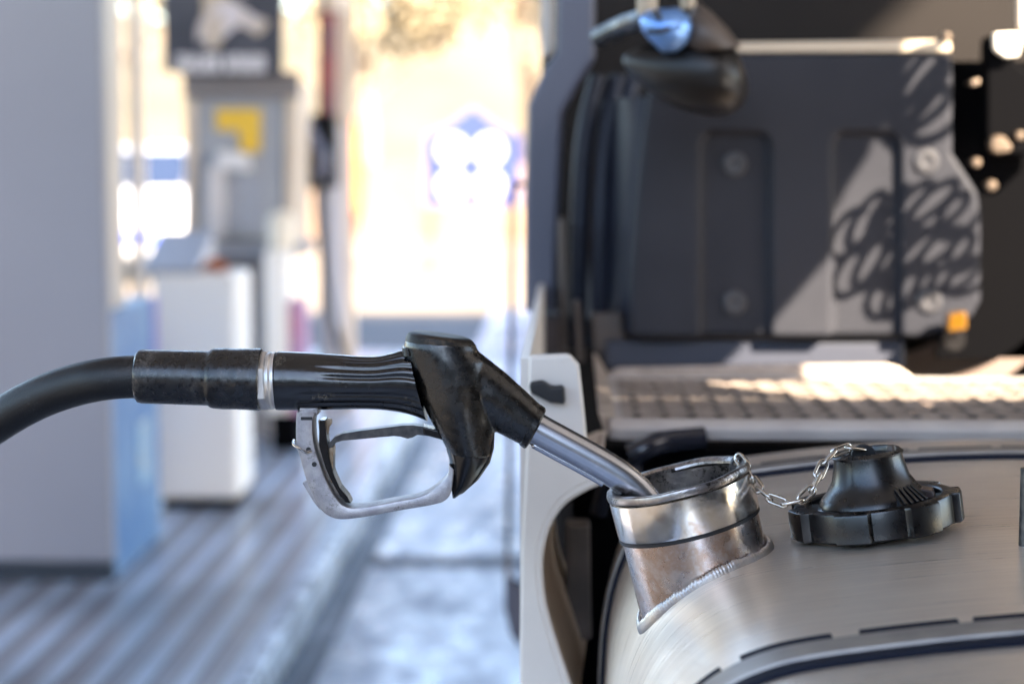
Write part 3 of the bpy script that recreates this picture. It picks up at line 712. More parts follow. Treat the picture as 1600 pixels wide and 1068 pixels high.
# --- tread step plate
PY0, PY1 = 2.05, 2.46; PZ = CAMZ - 0.286
PX0 = W(950, 640, PY0).x + 0.004; PX1 = 0.95
mt_pl = mt_plate
bm = B(); cw = 0.0295; nx = int((PX1 - PX0 - 0.012) / cw); ny = int((PY1 - PY0 - 0.05) / 0.05)
chd = 0.05
vcache = {}
def vv(x, y, z):
    k_ = (round(x, 5), round(y, 5), round(z, 5))
    if k_ not in vcache: vcache[k_] = bm.verts.new((x, y, z))
    return vcache[k_]
X_0 = PX0 + 0.012; Y_0 = PY0 + 0.02
X_1 = X_0 + nx * cw; Y_1 = Y_0 + ny * chd
def quad(a, b_, c, d): bm.faces.new((a, b_, c, d))
for i in range(nx):
    for j in range(ny):
        xa = X_0 + i * cw; xb = xa + cw; ya = Y_0 + j * chd; yb = ya + chd
        mx_ = (xa + xb) / 2; my = (ya + yb) / 2 
        skip = False
        corners = [(xa, ya), (mx_, ya), (xb, ya), (xb, my), (xb, yb), (mx_, yb), (xa, yb), (xa, my)]
        oc = [vv(x, y, PZ) for x, y in corners]
        r1x, r1y = 0.0090, 0.0185
        angs = [math.atan2(y - my, x - mx_) for x, y in corners]
        def ringp(k, z): return [vv(mx_ + r1x * k * math.cos(a), my + r1y * k * math.sin(a), z) for a in angs]
        ra = ringp(1.35, PZ + 0.0002); rb = ringp(1.12, PZ + 0.0012); rc = ringp(0.9, PZ + 0.0008); rd = ringp(0.90, PZ - 0.0008)
        for p, q in ((oc, ra), (ra, rb), (rb, rc), (rc, rd)):
            for k in range(8): quad(p[k], p[(k + 1) % 8], q[(k + 1) % 8], q[k])
plate = obj("step_plate", bm, mt_pl, TP, smooth=50)
bm = B()
box(bm, PX0, X_0, PY0 + 0.02, PY1, PZ - 0.004, PZ - 0.0002); box(bm, X_0, X_1, Y_1, PY1, PZ - 0.004, PZ - 0.0002)
rr = []                                                          # rolled front edge
sec = [(PY0 + 0.021, PZ), (PY0 + 0.012, PZ + 0.001), (PY0 + 0.004, PZ - 0.003), (PY0, PZ - 0.009), (PY0 + 0.001, PZ - 0.019), (PY0 + 0.006, PZ - 0.021), (PY0 + 0.012, PZ - 0.018), (PY0 + 0.02, PZ - 0.006)]
for x in (PX0 - 0.002, PX0 + 0.01, PX1): rr.append([Vector((x, y + (0.006 if x < PX0 else 0), z)) for y, z in sec])
loft(bm, rr)
obj("rolled_edge", bm, mat("polished step edge", (0.42, 0.38, 0.36), 0.5, 0.3, col2=(0.50, 0.46, 0.43), nscale=20), plate, smooth=40, bevel=0.001)
bl = [W(940, 588, PY1), W(966, 574, PY1), W(1180, 570, PY1), W(1385, 568, PY1), W(1405, 574, PY1), W(1432, 592, PY1), W(1440, 612, PY1), W(936, 630, PY1)]
bm = B(); prism(bm, bl, (0, 0.006, 0)); 
obj("back_lip", bm, mt_plate, plate, smooth=0, bevel=0.002)
bm = B()                                                         # turned-up left end
le = [(PX0 - 0.003, PY0 + 0.01, PZ - 0.018), (PX0 - 0.010, PY0 + 0.03, PZ + 0.006), (PX0 - 0.012, PY1, PZ + 0.028), (PX0 + 0.002, PY1, PZ + 0.004), (PX0 + 0.004, PY0 + 0.03, PZ)]
prism(bm, le, (-0.004, 0, 0.0)); obj("end_lip", bm, mt_plate, plate, smooth=30, bevel=0.0015)

# --- moulded dark panel
YP = 2.55
mt_pn = mt_panelp
outl = [(1013, 150), (1030, 100), (1060, 84), (1484, 84), (1489, 92), (1489, 240), (1508, 268), (1528, 300), (1533, 330), (1533, 470), (1520, 494), (1490, 514), (1440, 527), (985, 527), (985, 420), (992, 330), (1002, 230)]
rec1 = [(1097, 540), (1097, 232), (1100, 216), (1112, 207), (1190, 207), (1202, 216), (1206, 232), (1206, 540)]
rec2 = [(1305, 540), (1305, 232), (1308, 216), (1320, 207), (1394, 207), (1406, 216), (1411, 232), (1411, 540)]
pan = obj("moulded_panel", ppoly(outl, YP, 0.055), mt_pn, TP, smooth=0, bevel=0.010, seg=4)
for rc in (rec1, rec2):                                          # recesses are cut with a hidden cutter, then the cutter is removed
    bmc = ppoly(rc, YP - 0.02, 0.034)
    mc = bpy.data.meshes.new("recess"); bmesh.ops.recalc_face_normals(bmc, faces=bmc.faces); bmc.to_mesh(mc); bmc.free()
    oc = bpy.data.objects.new("recess_cutter", mc); COL.objects.link(oc)
    pan.modifiers.clear()
    md = pan.modifiers.new("cut", 'BOOLEAN'); md.object = oc; md.solver = 'EXACT'; md.operation = 'DIFFERENCE'
    oc.parent = TP; oc.location = -ORG[TP.name]
    bpy.context.view_layer.update()
    dg = bpy.context.evaluated_depsgraph_get()
    me2 = bpy.data.meshes.new_from_object(pan.evaluated_get(dg)); pan.modifiers.clear(); pan.data = me2
    bpy.data.objects.remove(oc)
bv = pan.modifiers.new("bevel", 'BEVEL'); bv.width = 0.007; bv.segments = 3; bv.limit_method = 'ANGLE'; bv.angle_limit = math.radians(40)
mt_panedge = mat("pale lit panel edge", (0.40, 0.33, 0.25), 0.5)  # pale colour paints the warm light along the panel's top edge
obj("top_flange", ppoly([(1138, 66), (1482, 62), (1487, 70), (1486, 82), (1140, 83)], YP + 0.004, 0.06), mt_panedge, pan, smooth=0, bevel=0.003)
mt_bolt = mat("panel bolt", (0.03, 0.03, 0.035), 0.4, bump=0.05)
for bx, by, dy in ((1147, 257, 0.014), (1147, 473, 0.014), (1447, 252, 0.0), (1452, 470, 0.0)):
    c = W(bx, by, YP + dy)
    bm = B(); mx_ = frame_to(Vector((0, -1, 0)), c)
    lathe(bm, [(0.0165, -0.002), (0.0165, 0.002), (0.014, 0.0045), (0.009, 0.0050), (0.0085, 0.0025), (0.004, 0.002), (0.0, 0.002)], 32, mx_)
    obj("panel_bolt", bm, mt_bolt, pan, smooth=30)
# side of the panel running back on its left, with ribs
bm = B()
for (a, b_, ya, yb) in (((1008, 150), (984, 527), 2.60, 2.9),):
    pa, pb = W(*a, YP), W(*b_, YP)
    rings = []
    for f in range(9):
        y = ya + (yb - ya) * f / 8; off = -0.05 * math.sin(f / 8 * PI / 2) 
        rings.append([Vector((pa.x + off, y, pa.z)), Vector((pb.x + off - 0.004, y, pb.z)), Vector((pb.x + off + 0.01, y, pb.z)), Vector((pa.x + off + 0.014, y, pa.z))])
    loft(bm, rings)
obj("panel_side", bm, mt_band2, pan, smooth=60)
bm = B()
for px0 in (905, 938, 962):
    tube(bm, catmull([W(px0 + 30, 120, 2.78), W(px0 + 8, 220, 2.76), W(px0, 360, 2.74), W(px0 - 2, 540, 2.74)], 6), 0.013, 12)
obj("wheel_arch_rib", bm, mt_band2, TP, smooth=60)
obj("rubber_strip", ppoly([(872, 340), (884, 340), (888, 560), (876, 560)], 2.66, 0.03), mt_brown, TP, smooth=0, bevel=0.004)
obj("rubber_strip", ppoly([(896, 470), (908, 470), (914, 566), (902, 566)], 2.62, 0.03), mt_brown, TP, smooth=0, bevel=0.004)
obj("tan_bracket", ppoly([(925, 490), (972, 490), (976, 545), (930, 552)], 2.60, 0.03), mt_brown, TP, smooth=0, bevel=0.004)
# box beneath
bm = ppoly([(945, 532), (1415, 532), (1415, 575), (945, 575)], 2.58, 0.3)
obj("battery_box", bm, mat("navy battery box", (0.022, 0.026, 0.042), 0.55), TP, smooth=0, bevel=0.006)
obj("marker_lamp", ppoly([(1482, 492), (1512, 486), (1512, 516), (1480, 520)], 2.50, 0.03), mat("amber lens", (0.10, 0.045, 0.003), 0.2, coat=0.5), TP, smooth=0, bevel=0.004)
bm = B(); c = W(1492, 530, 2.52); cyl(bm, c, c + Vector((0, 0.05, 0)), 0.014)
obj("lamp_plug", bm, mt_cap, TP)

# --- slate corner fairing of the cab
post = [(930, -60), (930, 92), (905, 130), (880, 176), (876, 260), (872, 340), (868, 488), (820, 488), (820, 320), (825, 165), (846, 118), (869, 82), (871, -60)]
cf = obj("corner_fairing", ppoly(post, 2.70, 0.05), mt_post, TP, smooth=0, bevel=0.008, seg=3)
obj("corner_strip", ppoly([(846, -60), (868, -60), (866, 80), (848, 98), (845, 60)], 2.78, 0.05), mat("pale taupe strip", (0.40, 0.36, 0.33), 0.5), TP, smooth=0, bevel=0.008)
obj("mud_guard_end", ppoly([(835, 492), (880, 492), (880, 556), (838, 552)], 2.72, 0.08), mat("brown black guard", (0.03, 0.02, 0.018), 0.5, col2=(0.07, 0.045, 0.04), nscale=14), TP, smooth=0, bevel=0.008)
# cab body, roof deflector
cabx0 = W(836, 300, 2.85).x
bm = B(); prism(bm, [(cabx0 + 0.006, 2.97, 0.55), (cabx0 + 0.006, 5.2, 0.45), (cabx0 + .006, 5.4, 1.3), (cabx0 + .006, 5.15, 2.6), (cabx0 + .006, 4.6, 3.4), (cabx0 + .006, 2.97, 3.7)], (2.5, 0, 0))
mt_cab = mat("brown black cab back", (0.006, 0.0045, 0.004), 0.55, spec=0.15, col2=(0.010, 0.0075, 0.0065), nscale=2)
obj("cab_body", bm, mt_cab, TP, smooth=0, bevel=0.04, seg=3)
for wx in (0.05, 2.1):
    bm = B(); mx_ = frame_to(Vector((1, 0, 0)), Vector((wx, 4.35, 0.39)), Vector((0, 1, 0)))
    lathe(bm, [(0.30, 0.0), (0.46, 0.0), (0.495, 0.03), (0.495, 0.25), (0.46, 0.28), (0.30, 0.28)], 48, mx_)
    wh = obj("wheel", bm, mt_rubber, TP)
    bm = B(); lathe(bm, [(0.1, 0.02), (0.29, 0.03), (0.295, 0.27), (0.1, 0.25)], 40, mx_)
    obj("rim", bm, mt_alu, wh)
# mudguard curving up at the right
bm = B(); rings = []
gp = [W(1425, 606, 2.62), W(1480, 596, 2.62), W(1540, 572, 2.62), W(1600, 532, 2.62), W(1680, 455, 2.62), W(1740, 360, 2.62)]
for p in catmull(gp, 6): rings.append([p, p + Vector((0, 0.5, 0)), p + Vector((0, 0.5, -0.012)), p + Vector((0, 0, -0.03))])
loft(bm, rings)
obj("mudguard", bm, mat("taupe mudguard", (0.13, 0.095, 0.08), 0.45, col2=(0.17, 0.13, 0.11), nscale=6), TP, smooth=60)
# black sheath bracket on the right with its lit top painted pale
obj("side_bracket", ppoly([(1541, 60), (1553, 52), (1600, 110), (1640, 120), (1640, 245), (1541, 240)], 2.56, 0.04), mt_dark, TP, smooth=0, bevel=0.006)
obj("bracket_pale_top", ppoly([(1554, 52), (1590, 50), (1598, 60), (1592, 88), (1572, 90), (1555, 78)], 2.54, 0.018), mat("lit bracket top", (0.75, 0.70, 0.62), 0.4, 0.3), TP, smooth=0, bevel=0.003)
obj("bracket_pale_top", ppoly([(1592, -30), (1640, -30), (1640, 80), (1606, 70), (1593, 40)], 2.54, 0.018), mat("cream cable cover", (0.55, 0.46, 0.38), 0.5), TP, smooth=0, bevel=0.003)
for (bx, by, r) in ((1560, 226, 0.012), (1571, 230, 0.007), (1525, 254, 0.006), (1549, 290, 0.007), (1520, 130, 0.004), (1478, 58, 0.006), (1525, 128, .004), (1593, 212, 0.006)):
    c = W(bx, by, 2.55); bm = B(); lathe(bm, [(r, -0.01), (r, 0.004), (r * .8, 0.007), (0, 0.008)], 20, frame_to(Vector((0, -1, 0)), c))
    lathe(bm, [(r * 0.4, 0), (r * .4, 0.04)], 12, frame_to(Vector((0, 1, 0)), c))
    obj("bolt_head", bm, mat("zinc bolt", (0.16, 0.12, 0.09), 0.35, 0.6), TP, smooth=40)
bm = B(); box(bm, W(1470, 300, 2.62).x, 2.4, 2.62, 2.64, 1.02, W(1500, 96, 2.62).z)  # black sheet stands in for the shade beside the panel
obj("shade_sheet", bm, mt_dark, TP, smooth=0)

# --- teardrop housing hanging in front of the panel, with its shiny coupling
YD = 2.36
bm = B()
secs = [((966, 94), (984, 78), .006), ((990, 122), (1012, 70), .03), ((1018, 150), (1052, 56), .048), ((1058, 172), (1096, 42), .062), ((1103, 184), (1130, 54), .066), ((1145, 182), (1152, 78), .055), ((1164, 160), (1160, 104), .03), ((1169, 145), (1168, 122), .010)]
rings = []
def ell(Lp, Rp, d, Y, n=32, p=1.0):
    a = W(*Lp, Y); b_ = W(*Rp, Y); c = (a + b_) / 2; u = (b_ - a) / 2
    return [c + u * math.cos(2 * PI * k / n) + Vector((0, d, 0)) * math.sin(2 * PI * k / n) for k in range(n)]
for Lp, Rp, d in secs: rings.append(ell(Lp, Rp, d, YD))
loft(bm, rings)
tear = obj("horn_housing", bm, mat("brown black housing", (0.006, 0.0045, 0.004), 0.38, spec=0.35, col2=(0.010, 0.0075, 0.006), nscale=8), TP, smooth=70)
sm = tear.modifiers.new("sub", 'SUBSURF'); sm.levels = 1; sm.render_levels = 2
bm = B(); rings = [ell(a, b_, d, YD - 0.03) for a, b_, d in (((1086, 8), (1095, 4), .008), ((1062, 46), (1112, 20), .035), ((1062, 70), (1136, 44), .045), ((1082, 84), (1158, 74), .040))]
loft(bm, rings); obj("housing_neck", bm, mt_brown, TP, smooth=70)
bm = B(); rings = [ell(a, b_, d, YD - 0.06) for a, b_, d in (((1000, 28), (1001, 44), .008), ((1010, 18), (1012, 60), .02), ((1030, 14), (1034, 82), .028), ((1058, 12), (1056, 82), .028), ((1076, 24), (1072, 70), .02), ((1082, 40), (1081, 54), .006))]
loft(bm, rings); cp = obj("shiny_coupling", bm, mat("sky blue coupling sheen", (0.16, 0.30, 0.60), 0.3, 0.6), TP, smooth=70)  # blue base colour paints the sky mirrored in the coupling
for cx0 in ((1012, 50, 1046, 44), (1022, 22, 1030, 30)):
    bm = B(); tube(bm, catmull([W(cx0[0], cx0[1], YD - .088), W((cx0[0] + cx0[2]) / 2, cx0[1] - 2, YD - 0.095), W(cx0[2], cx0[3], YD - 0.09)], 4), 0.003, 10)
    obj("coupling_slot", bm, mt_black, cp)
bm = B(); tube(bm, catmull([W(935, 60, YD + .1), W(975, 40, YD + .05), W(1005, 30, YD - .03), W(1020, 14, YD - .04)], 6), 0.012, 12)
obj("coupling_hose", bm, mt_cap, TP)
bm = B(); tube(bm, [W(1012, 22, YD - .05), W(1010, -40, YD - 0.05)], 0.012, 12)
mh = mat("tan hanger", (0.34, 0.26, 0.18), 0.4); obj("hanger_rod", bm, mh, TP)
bm = B(); tube(bm, [W(1076, 14, YD), W(1070, -40, YD)], 0.009, 12); obj("hanger_rod", bm, mh, TP)

# --- grab rail at the cab side (thin vertical line left of the truck)
bm = B(); Yg = 3.6
tube(bm, catmull([W(842, 292, Yg), W(808, 288, Yg), W(801, 300, Yg), W(799, 480, Yg), W(796, 700, Yg), W(793, 860, Yg), W(793, 905, Yg)], 8), 0.0052, 12)
gr = obj("grab_rail", bm, mat("grey brown rail", (0.10, 0.085, 0.085), 0.4, 0.4), TP)
obj("rail_bracket", ppoly([(788, 905), (800, 905), (818, 915), (822, 990), (812, 1012), (797, 990), (788, 950)], Yg - 0.015, 0.03), mt_post, gr, smooth=0, bevel=0.004)
bm = B(); cyl(bm, W(806, 960, Yg), W(806, 960, Yg) + Vector((0.12, 0, 0)), 0.010); obj("rail_mount", bm, mt_dark, gr)

# --- coiled air lines between cab and trailer: they cast the looped shadow on the panel
def SP(px, py, t): return W(px, py, YP) + SD * t
def coil(path, ra, rb, turns, t0, t1, tr, ang=48, name="air_line"):
    ctr = catmull([SP(x, y, t0 + (t1 - t0) * i / (len(path) - 1)) for i, (x, y) in enumerate(path)], 40)
    N = len(ctr); st = 26; K = turns * st; pts = []
    for i in range(K + 1):
        f = i / K * (N - 1); a = int(min(f, N - 2)); c = ctr[a].lerp(ctr[a + 1], f - a); an = 2 * PI * i / st
        q = math.radians(ang + 9 * math.sin(i * 0.045)); k1 = 1 + 0.22 * math.sin(i * 0.083 + turns); k2 = 1 + 0.2 * math.sin(i * 0.061 + 1)
        e1 = Vector((math.cos(q), 0, math.sin(q))) * ra * k1; e2v = Vector((-math.sin(q), 0, math.cos(q))) * rb * k2
        pts.append(c + e1 * math.cos(an) + e2v * math.sin(an))
    bm = B(); tube(bm, pts, tr, 7)
    return obj(name, bm, mt_cap, TP, smooth=60)
coil([(1432, 108), (1440, 150), (1462, 196)], 0.046, 0.017, 4, 0.55, 0.72, 0.0062)
coil([(1338, 352), (1392, 325), (1448, 322), (1515, 345)], 0.039, 0.0140, 6, 0.5, 0.75, 0.0050)
coil([(1340, 412), (1400, 398), (1460, 392), (1528, 395)], 0.035, 0.0135, 6, 0.5, 0.7, 0.0048)
coil([(1385, 458), (1432, 448), (1480, 434), (1530, 430)], 0.027, 0.0125, 5, 0.46, 0.65, 0.0044)
shade_pts = [SP(x, y, 1.5) for x, y in ((900, 740), (1130, 720), (1140, 570), (1205, 505), (1298, 398), (1303, 345), (1330, 290), (1365, 238), (1378, 196), (1393, 160), (1420, 20), (560, 20), (560, 900), (884, 900))]  # unseen plate added; outline traced so its shadow shapes the sun patch
bm = B(); prism(bm, shade_pts, (0, 0.01, 0)); shade_obj = obj("shade_plate", bm, mt_cap, TP, smooth=0)
bm = B(); cyl(bm, shade_pts[11].lerp(shade_pts[7], .7) + Vector((0, .01, 0)), shade_pts[11].lerp(shade_pts[7], .7) + Vector((0, 1.35, 0)), 0.02); obj("shade_plate_arm", bm, mt_cap, shade_obj)

# ================================================================== TRAILER behind the camera (unseen; height set to shade the tank and spare the step)
tr = thing("trailer", "unseen low dark trailer body coupled behind the truck tank", "trailer", (1.6, -3, -0.105))
bm = B(); box(bm, 0.42, 2.97, -9.0, 0.98, 1.18, 2.14)
obj("cargo_box", bm, mat("dark trailer skin", (0.05, 0.045, 0.045), 0.5), tr, smooth=0, bevel=0.02)
for wy in (-6.5, -7.8):
    for wx in (0.36, 2.5):
        bm = B(); mx_ = frame_to(Vector((1, 0, 0)), Vector((wx, wy, 0.39)), Vector((0, 1, 0)))
        lathe(bm, [(0.2, 0.0), (0.46, 0.0), (0.495, 0.03), (0.495, 0.25), (0.46, 0.28), (0.2, 0.28)], 40, mx_)
        obj("wheel", bm, mt_rubber, tr)
bm = B(); box(bm, 1.0, 2.2, -9, 0.8, 0.88, 1.18); obj("chassis", bm, mt_dark, tr, smooth=0)

# ================================================================== NOZZLE
YN = 1.50
noz = thing("fuel_nozzle", "black handled diesel nozzle with silver trigger guard and steel spout in the filler neck", "fuel nozzle", tuple(W(690, 690, YN)))
def E(Lp, Rp, d, n=48, y=0.0, sq=1.0):
    a = W(*Lp, YN + y); b_ = W(*Rp, YN + y); c = (a + b_) / 2; u = (b_ - a) / 2; res = []
    for k in range(n):
        t = 2 * PI * k / n; ct, st = math.cos(t), math.sin(t)
        ct = math.copysign(abs(ct) ** sq, ct); st = math.copysign(abs(st) ** sq, st)
        res.append(c + u * ct + Vector((0, d, 0)) * st)
    return res
# head: main column + barrel fused by a fine remesh
bm = B()
loft(bm, [E((634, 528), (742, 536), .0235, sq=.9), E((631, 540), (747, 548), .0245, sq=.9), E((633, 558), (762, 562), .0255), E((645, 592), (776, 600), .0265), E((656, 620), (776, 638), .0265), E((668, 646), (775, 662), .0255),
          E((682, 672), (771, 684), .0240), E((693, 690), (769, 700), .0225), E((701, 706), (768, 712), .0205)])
loft(bm, [E((690, 650), (722, 545), .0215), E((718, 658), (752, 552), .0215), E((752, 662), (790, 582), .0200), E((783, 678), (822, 611), .0182), E((814, 694), (845, 633), .0172), E((820, 698), (850, 637), .0168)])
head = obj("head", bm, mt_head, noz, smooth=0)
rm = head.modifiers.new("remesh", 'REMESH'); rm.mode = 'VOXEL'; rm.voxel_size = 0.0009; rm.use_smooth_shade = True
s_ = head.modifiers.new("smooth", 'SMOOTH'); s_.iterations = 9; s_.factor = 0.6
# top lid
bm = B(); loft(bm, [E((633, 531), (743, 540), .0236, sq=.9), E((635, 524), (741, 536), .0236, sq=.9), E((638, 519), (737, 532), .0225, sq=.9), E((645, 517), (728, 528), .0190, sq=.95), E((665, 519), (712, 526), .010)])
obj("lid", bm, mt_lid, head, smooth=35)
bm = B(); loft(bm, [E((628, 540), (650, 540), .0150), E((629, 556), (652, 552), .0155)]); obj("lid_hinge", bm, mt_head, head, smooth=40, bevel=0.0008)
# barrel collar
bm = B(); loft(bm, [E((811, 693), (843, 634), .0165), E((812, 695), (845, 632), .0180), E((819, 700), (852, 637), .0180), E((822, 699), (853, 641), .0170), E((821, 695), (850, 645), .0150)])
obj("barrel_collar", bm, mt_head, head, smooth=35)
# chin: hand guard spike under the head
bm = B(); loft(bm, [E((697, 700), (768, 694), .0200), E((701, 712), (768, 706), .0200), E((703, 724), (764, 718), .0190), E((705, 740), (752, 738), .0160), E((706, 755), (739, 756), .0125), E((706, 768), (724, 768), .0085), E((707, 777), (712, 777), .0035)])
ch = obj("chin_guard", bm, mt_guard_pl, noz, smooth=50)
bm = B(); loft(bm, [E((757, 690), (773, 676), .006), E((759, 706), (772, 700), .008), E((752, 728), (766, 722), .008), E((735, 754), (748, 748), .007), E((716, 772), (726, 768), .004)])
obj("chin_rib", bm, mt_guard_pl, ch, smooth=50)
# grip with flutes
bm = B(); rings = []; n = 144
gs = [(432, 551, 432, 637, .0205), (434, 549.5, 434, 639, .0212), (438, 549, 436, 640, .0213), (470, 550, 470, 640, .0212), (520, 553, 520, 639.5, .0208), (560, 556, 556, 638.5, .0205), (590, 556, 586, 639, .0203), (612, 551.5, 616, 642, .0203), (626, 547.5, 644, 648, .0205), (640, 546, 668, 657, .0205)]
P0 = catmull([(a, b_, 0) for a, b_, *_ in gs], 8); P1 = catmull([(c, d, 0) for _, _, c, d, _ in gs], 8); D0 = catmull([(e, 0, 0) for *_, e in gs], 8)
for i in range(len(P0)):
    a = W(P0[i].x, P0[i].y, YN); b_ = W(P1[i].x, P1[i].y, YN); c = (a + b_) / 2; u = (a - b_) / 2; d = D0[i].x
    s = i / (len(P0) - 1)
    ring = []
    for k in range(n):
        t = 2 * PI * k / n
        dep = 0.0
        for (tc_, s0, wd) in ((0.30, .45, .07), (0.62, .40, .07), (0.95, .36, .07), (1.28, .38, .07), (1.95, .30, .09), (2.35, .30, .09)):
            for sg_ in (1, -1):
                dd = abs(((t - (-tc_ if sg_ < 0 else tc_)) + PI) % (2 * PI) - PI)
                if dd < wd * 1.6 and s > s0:
                    dep = max(dep, 0.065 * min(1, (s - s0) * 9) * math.cos(dd / (wd * 1.6) * PI / 2) ** 1.4)
        f = 1 - dep
        ring.append(c + u * math.cos(t) * f + Vector((0, d, 0)) * math.sin(t) * f)
    rings.append(ring)
loft(bm, rings)
obj("grip", bm, mt_grip, noz, smooth=45)
# swivel ring: hexagonal nut and rounded band
ca = (W(398, 549, YN) + W(398, 641, YN)) / 2; cb = (W(433, 550, YN) + W(433, 638, YN)) / 2
axg = (cb - ca).normalized(); mx_ = frame_to(axg, ca, Vector((0, 0, 1)))
Lg = (cb - ca).length
bm = B()
hexm = lambda f, z: (1.0 / max(math.cos(((f * 6) % 1 - 0.5) * PI / 3), 0.5)) * 0.90
lathe(bm, [(0.018, 0.0), (0.0212, 0.0), (0.0216, 0.0008), (0.0216, Lg * .55), (0.021, Lg * .60), (0.018, Lg * .60)], 96, mx_, hexm)
obj("swivel_nut", bm, mt_ring, noz, smooth=20)
bm = B(); lathe(bm, [(0.018, Lg * .56), (0.0205, Lg * .57), (0.0216, Lg * .66), (0.0219, Lg * .76), (0.0212, Lg * .84), (0.0217, Lg * .90), (0.0217, Lg * .98), (0.019, Lg * 1.0)], 64, mx_)
obj("swivel_ring", bm, mt_ring, noz, smooth=30)
# trigger guard
gd = 0.0125
go = [(467, 642), (466, 660), (466, 682), (469, 700), (474, 718), (480, 740), (492, 770), (502, 788), (513, 799), (531, 806), (564, 804), (597, 798), (630, 792), (660, 787), (681, 783), (694, 779), (704, 770), (707, 756), (708, 738), (706, 722), (702, 724), (702, 735), (697, 745), (684, 757), (666, 768), (648, 774), (630, 777), (610, 781), (588, 785), (566, 788), (552, 789), (541, 786), (533, 779), (524, 768), (516, 753), (509, 738), (503, 720), (497, 702), (493, 684), (491, 664), (490, 655), (499, 654), (498, 642)]
go_c = [Vector(p) for p in go]
prs = [((467, 640), (497, 640)), ((466, 655), (492, 655)), ((466, 682), (493, 684)), ((469, 700), (497, 702)), ((474, 718), (503, 720)), ((480, 740), (509, 738)), ((486, 757), (516, 753)), ((493, 772), (523, 766)), ((502, 788), (531, 777)), ((513, 799), (539, 784.5)),
       ((531, 806), (550, 788.5)), ((556, 805), (567, 788)), ((580, 801.5), (588, 785)), ((600, 797.5), (609, 781)), ((630, 792), (629, 777)), ((655, 788), (649, 773.5)), ((681, 783), (668, 767)), ((695, 778.5), (684, 756)), ((705, 768), (697, 744)), ((709, 750), (702, 734)), ((711, 730), (703, 722))]
Po = catmull([(a[0], a[1], 0) for a, b_ in prs], 4); Pi_ = catmull([(b_[0], b_[1], 0) for a, b_ in prs], 4)
bm = B(); rings = []
for o_, i_ in zip(Po, Pi_):
    a = W(o_.x, o_.y, YN); b_ = W(i_.x, i_.y, YN); u = (b_ - a); L_ = u.length; u.normalize(); c = 0.0014
    rings.append([a + u * p + Vector((0, q, 0)) for p, q in ((c, -gd), (L_ - c, -gd), (L_ - c * .3, -gd + c * .3), (L_, -gd + c), (L_, gd - c), (L_ - c, gd), (c, gd), (0, gd - c), (0, -gd + c), (c * .3, -gd + c * .3))])
loft(bm, rings)
guard = obj("trigger_guard", bm, mt_alu, noz, smooth=35)
# top lug of the guard (with a slot) under the grip
obj("guard_lug", ppoly([(468, 637), (497, 637), (497, 648), (468, 648)], YN - gd * .8, 1.6 * gd), mt_alu, guard, smooth=0, bevel=0.0008)
obj("guard_slot", ppoly([(470, 651), (488, 651), (488, 656), (470, 656)], YN - gd - 0.0003, 0.0008), mt_black, guard, smooth=0)
# inner dark channel of the guard
inn = [(495, 660), (500, 684), (507, 712), (515, 740), (524, 758), (533, 770), (546, 780), (556, 785), (570, 782), (556, 777), (545, 770), (536, 760), (528, 745), (520, 715), (514, 690), (508, 660)]
obj("guard_channel", ppoly([(499, 656), (508, 656), (511, 690), (516, 720), (522, 742), (531, 762), (543, 776), (548, 786.5), (540, 784.5), (532, 776), (524, 763), (516, 748), (509, 732), (503, 714), (498, 694)], YN - gd * 0.72, 1.44 * gd), mt_guard_pl, guard, smooth=0, bevel=0.0006)
for hx, hy in ((491, 725), (482, 702)):
    bm = B(); c = W(hx, hy, YN - gd - 0.0003); cyl(bm, c, c + Vector((0, 0.0008, 0)), 0.0019, n=20)
    obj("pin_hole", bm, mt_black, guard)
# wire ring through the guard
bm = B(); tube(bm, catmull([W(486, 704, YN - gd - .0008), W(478, 706, YN - gd - .003), W(466, 699, YN - gd - .004), W(459, 694, YN - gd), W(459, 688, YN), W(464, 690, YN + .006), W(470, 694, YN + .01)], 6), 0.0011, 8)
obj("wire_ring", bm, mt_chain, guard)
# latch at the back
obj("latch", ppoly([(472, 754), (483, 748), (494, 780), (500, 796), (490, 784)], YN - 0.004, 0.010), mt_alu, guard, smooth=0, bevel=0.0006)
# trigger lever
lev = [(514, 692), (522, 683), (535, 677), (560, 673), (600, 668), (628, 664.5), (645, 664), (660, 666), (678, 672), (688, 676), (690, 686), (676, 682), (662, 680), (652, 679), (645, 683), (637, 685), (626, 682), (616, 681), (590, 683), (560, 686), (535, 688), (525, 691), (519, 698), (521, 712), (521, 752), (518, 755), (515, 745), (512, 715), (509, 700)]
bm = B(); prism(bm, [W(x, y, YN - 0.0065) for x, y in lev], (0, 0.013, 0)); bmesh.ops.triangulate(bm, faces=[f for f in bm.faces if len(f.verts) > 4])
tg = obj("trigger", bm, mt_gunmetal, noz, smooth=25, bevel=0.0012)
obj("trigger_pivot", ppoly([(660, 666), (690, 674), (694, 688), (662, 679)], YN - 0.009, 0.018), mt_guard_pl, tg, smooth=0, bevel=0.001)
obj("trigger_link", ppoly([(497, 656), (502, 656), (506, 690), (514, 696), (514, 703), (506, 700), (500, 690)], YN - 0.004, 0.008), mt_brass, tg, smooth=0, bevel=0.0008)
obj("trigger_hook", ppoly([(504, 676), (510, 672), (507, 664), (508, 657), (513, 653), (518, 655), (518, 662), (514, 668), (513, 677), (506, 690), (503, 690)], YN - 0.003, 0.006), mt_brass, tg, smooth=0, bevel=0.0008)
obj("trigger_plate", ppoly([(514, 700), (521, 698), (520, 755), (516, 752)], YN - 0.0072, 0.0144), mt_brass, tg, smooth=0, bevel=0.0006)
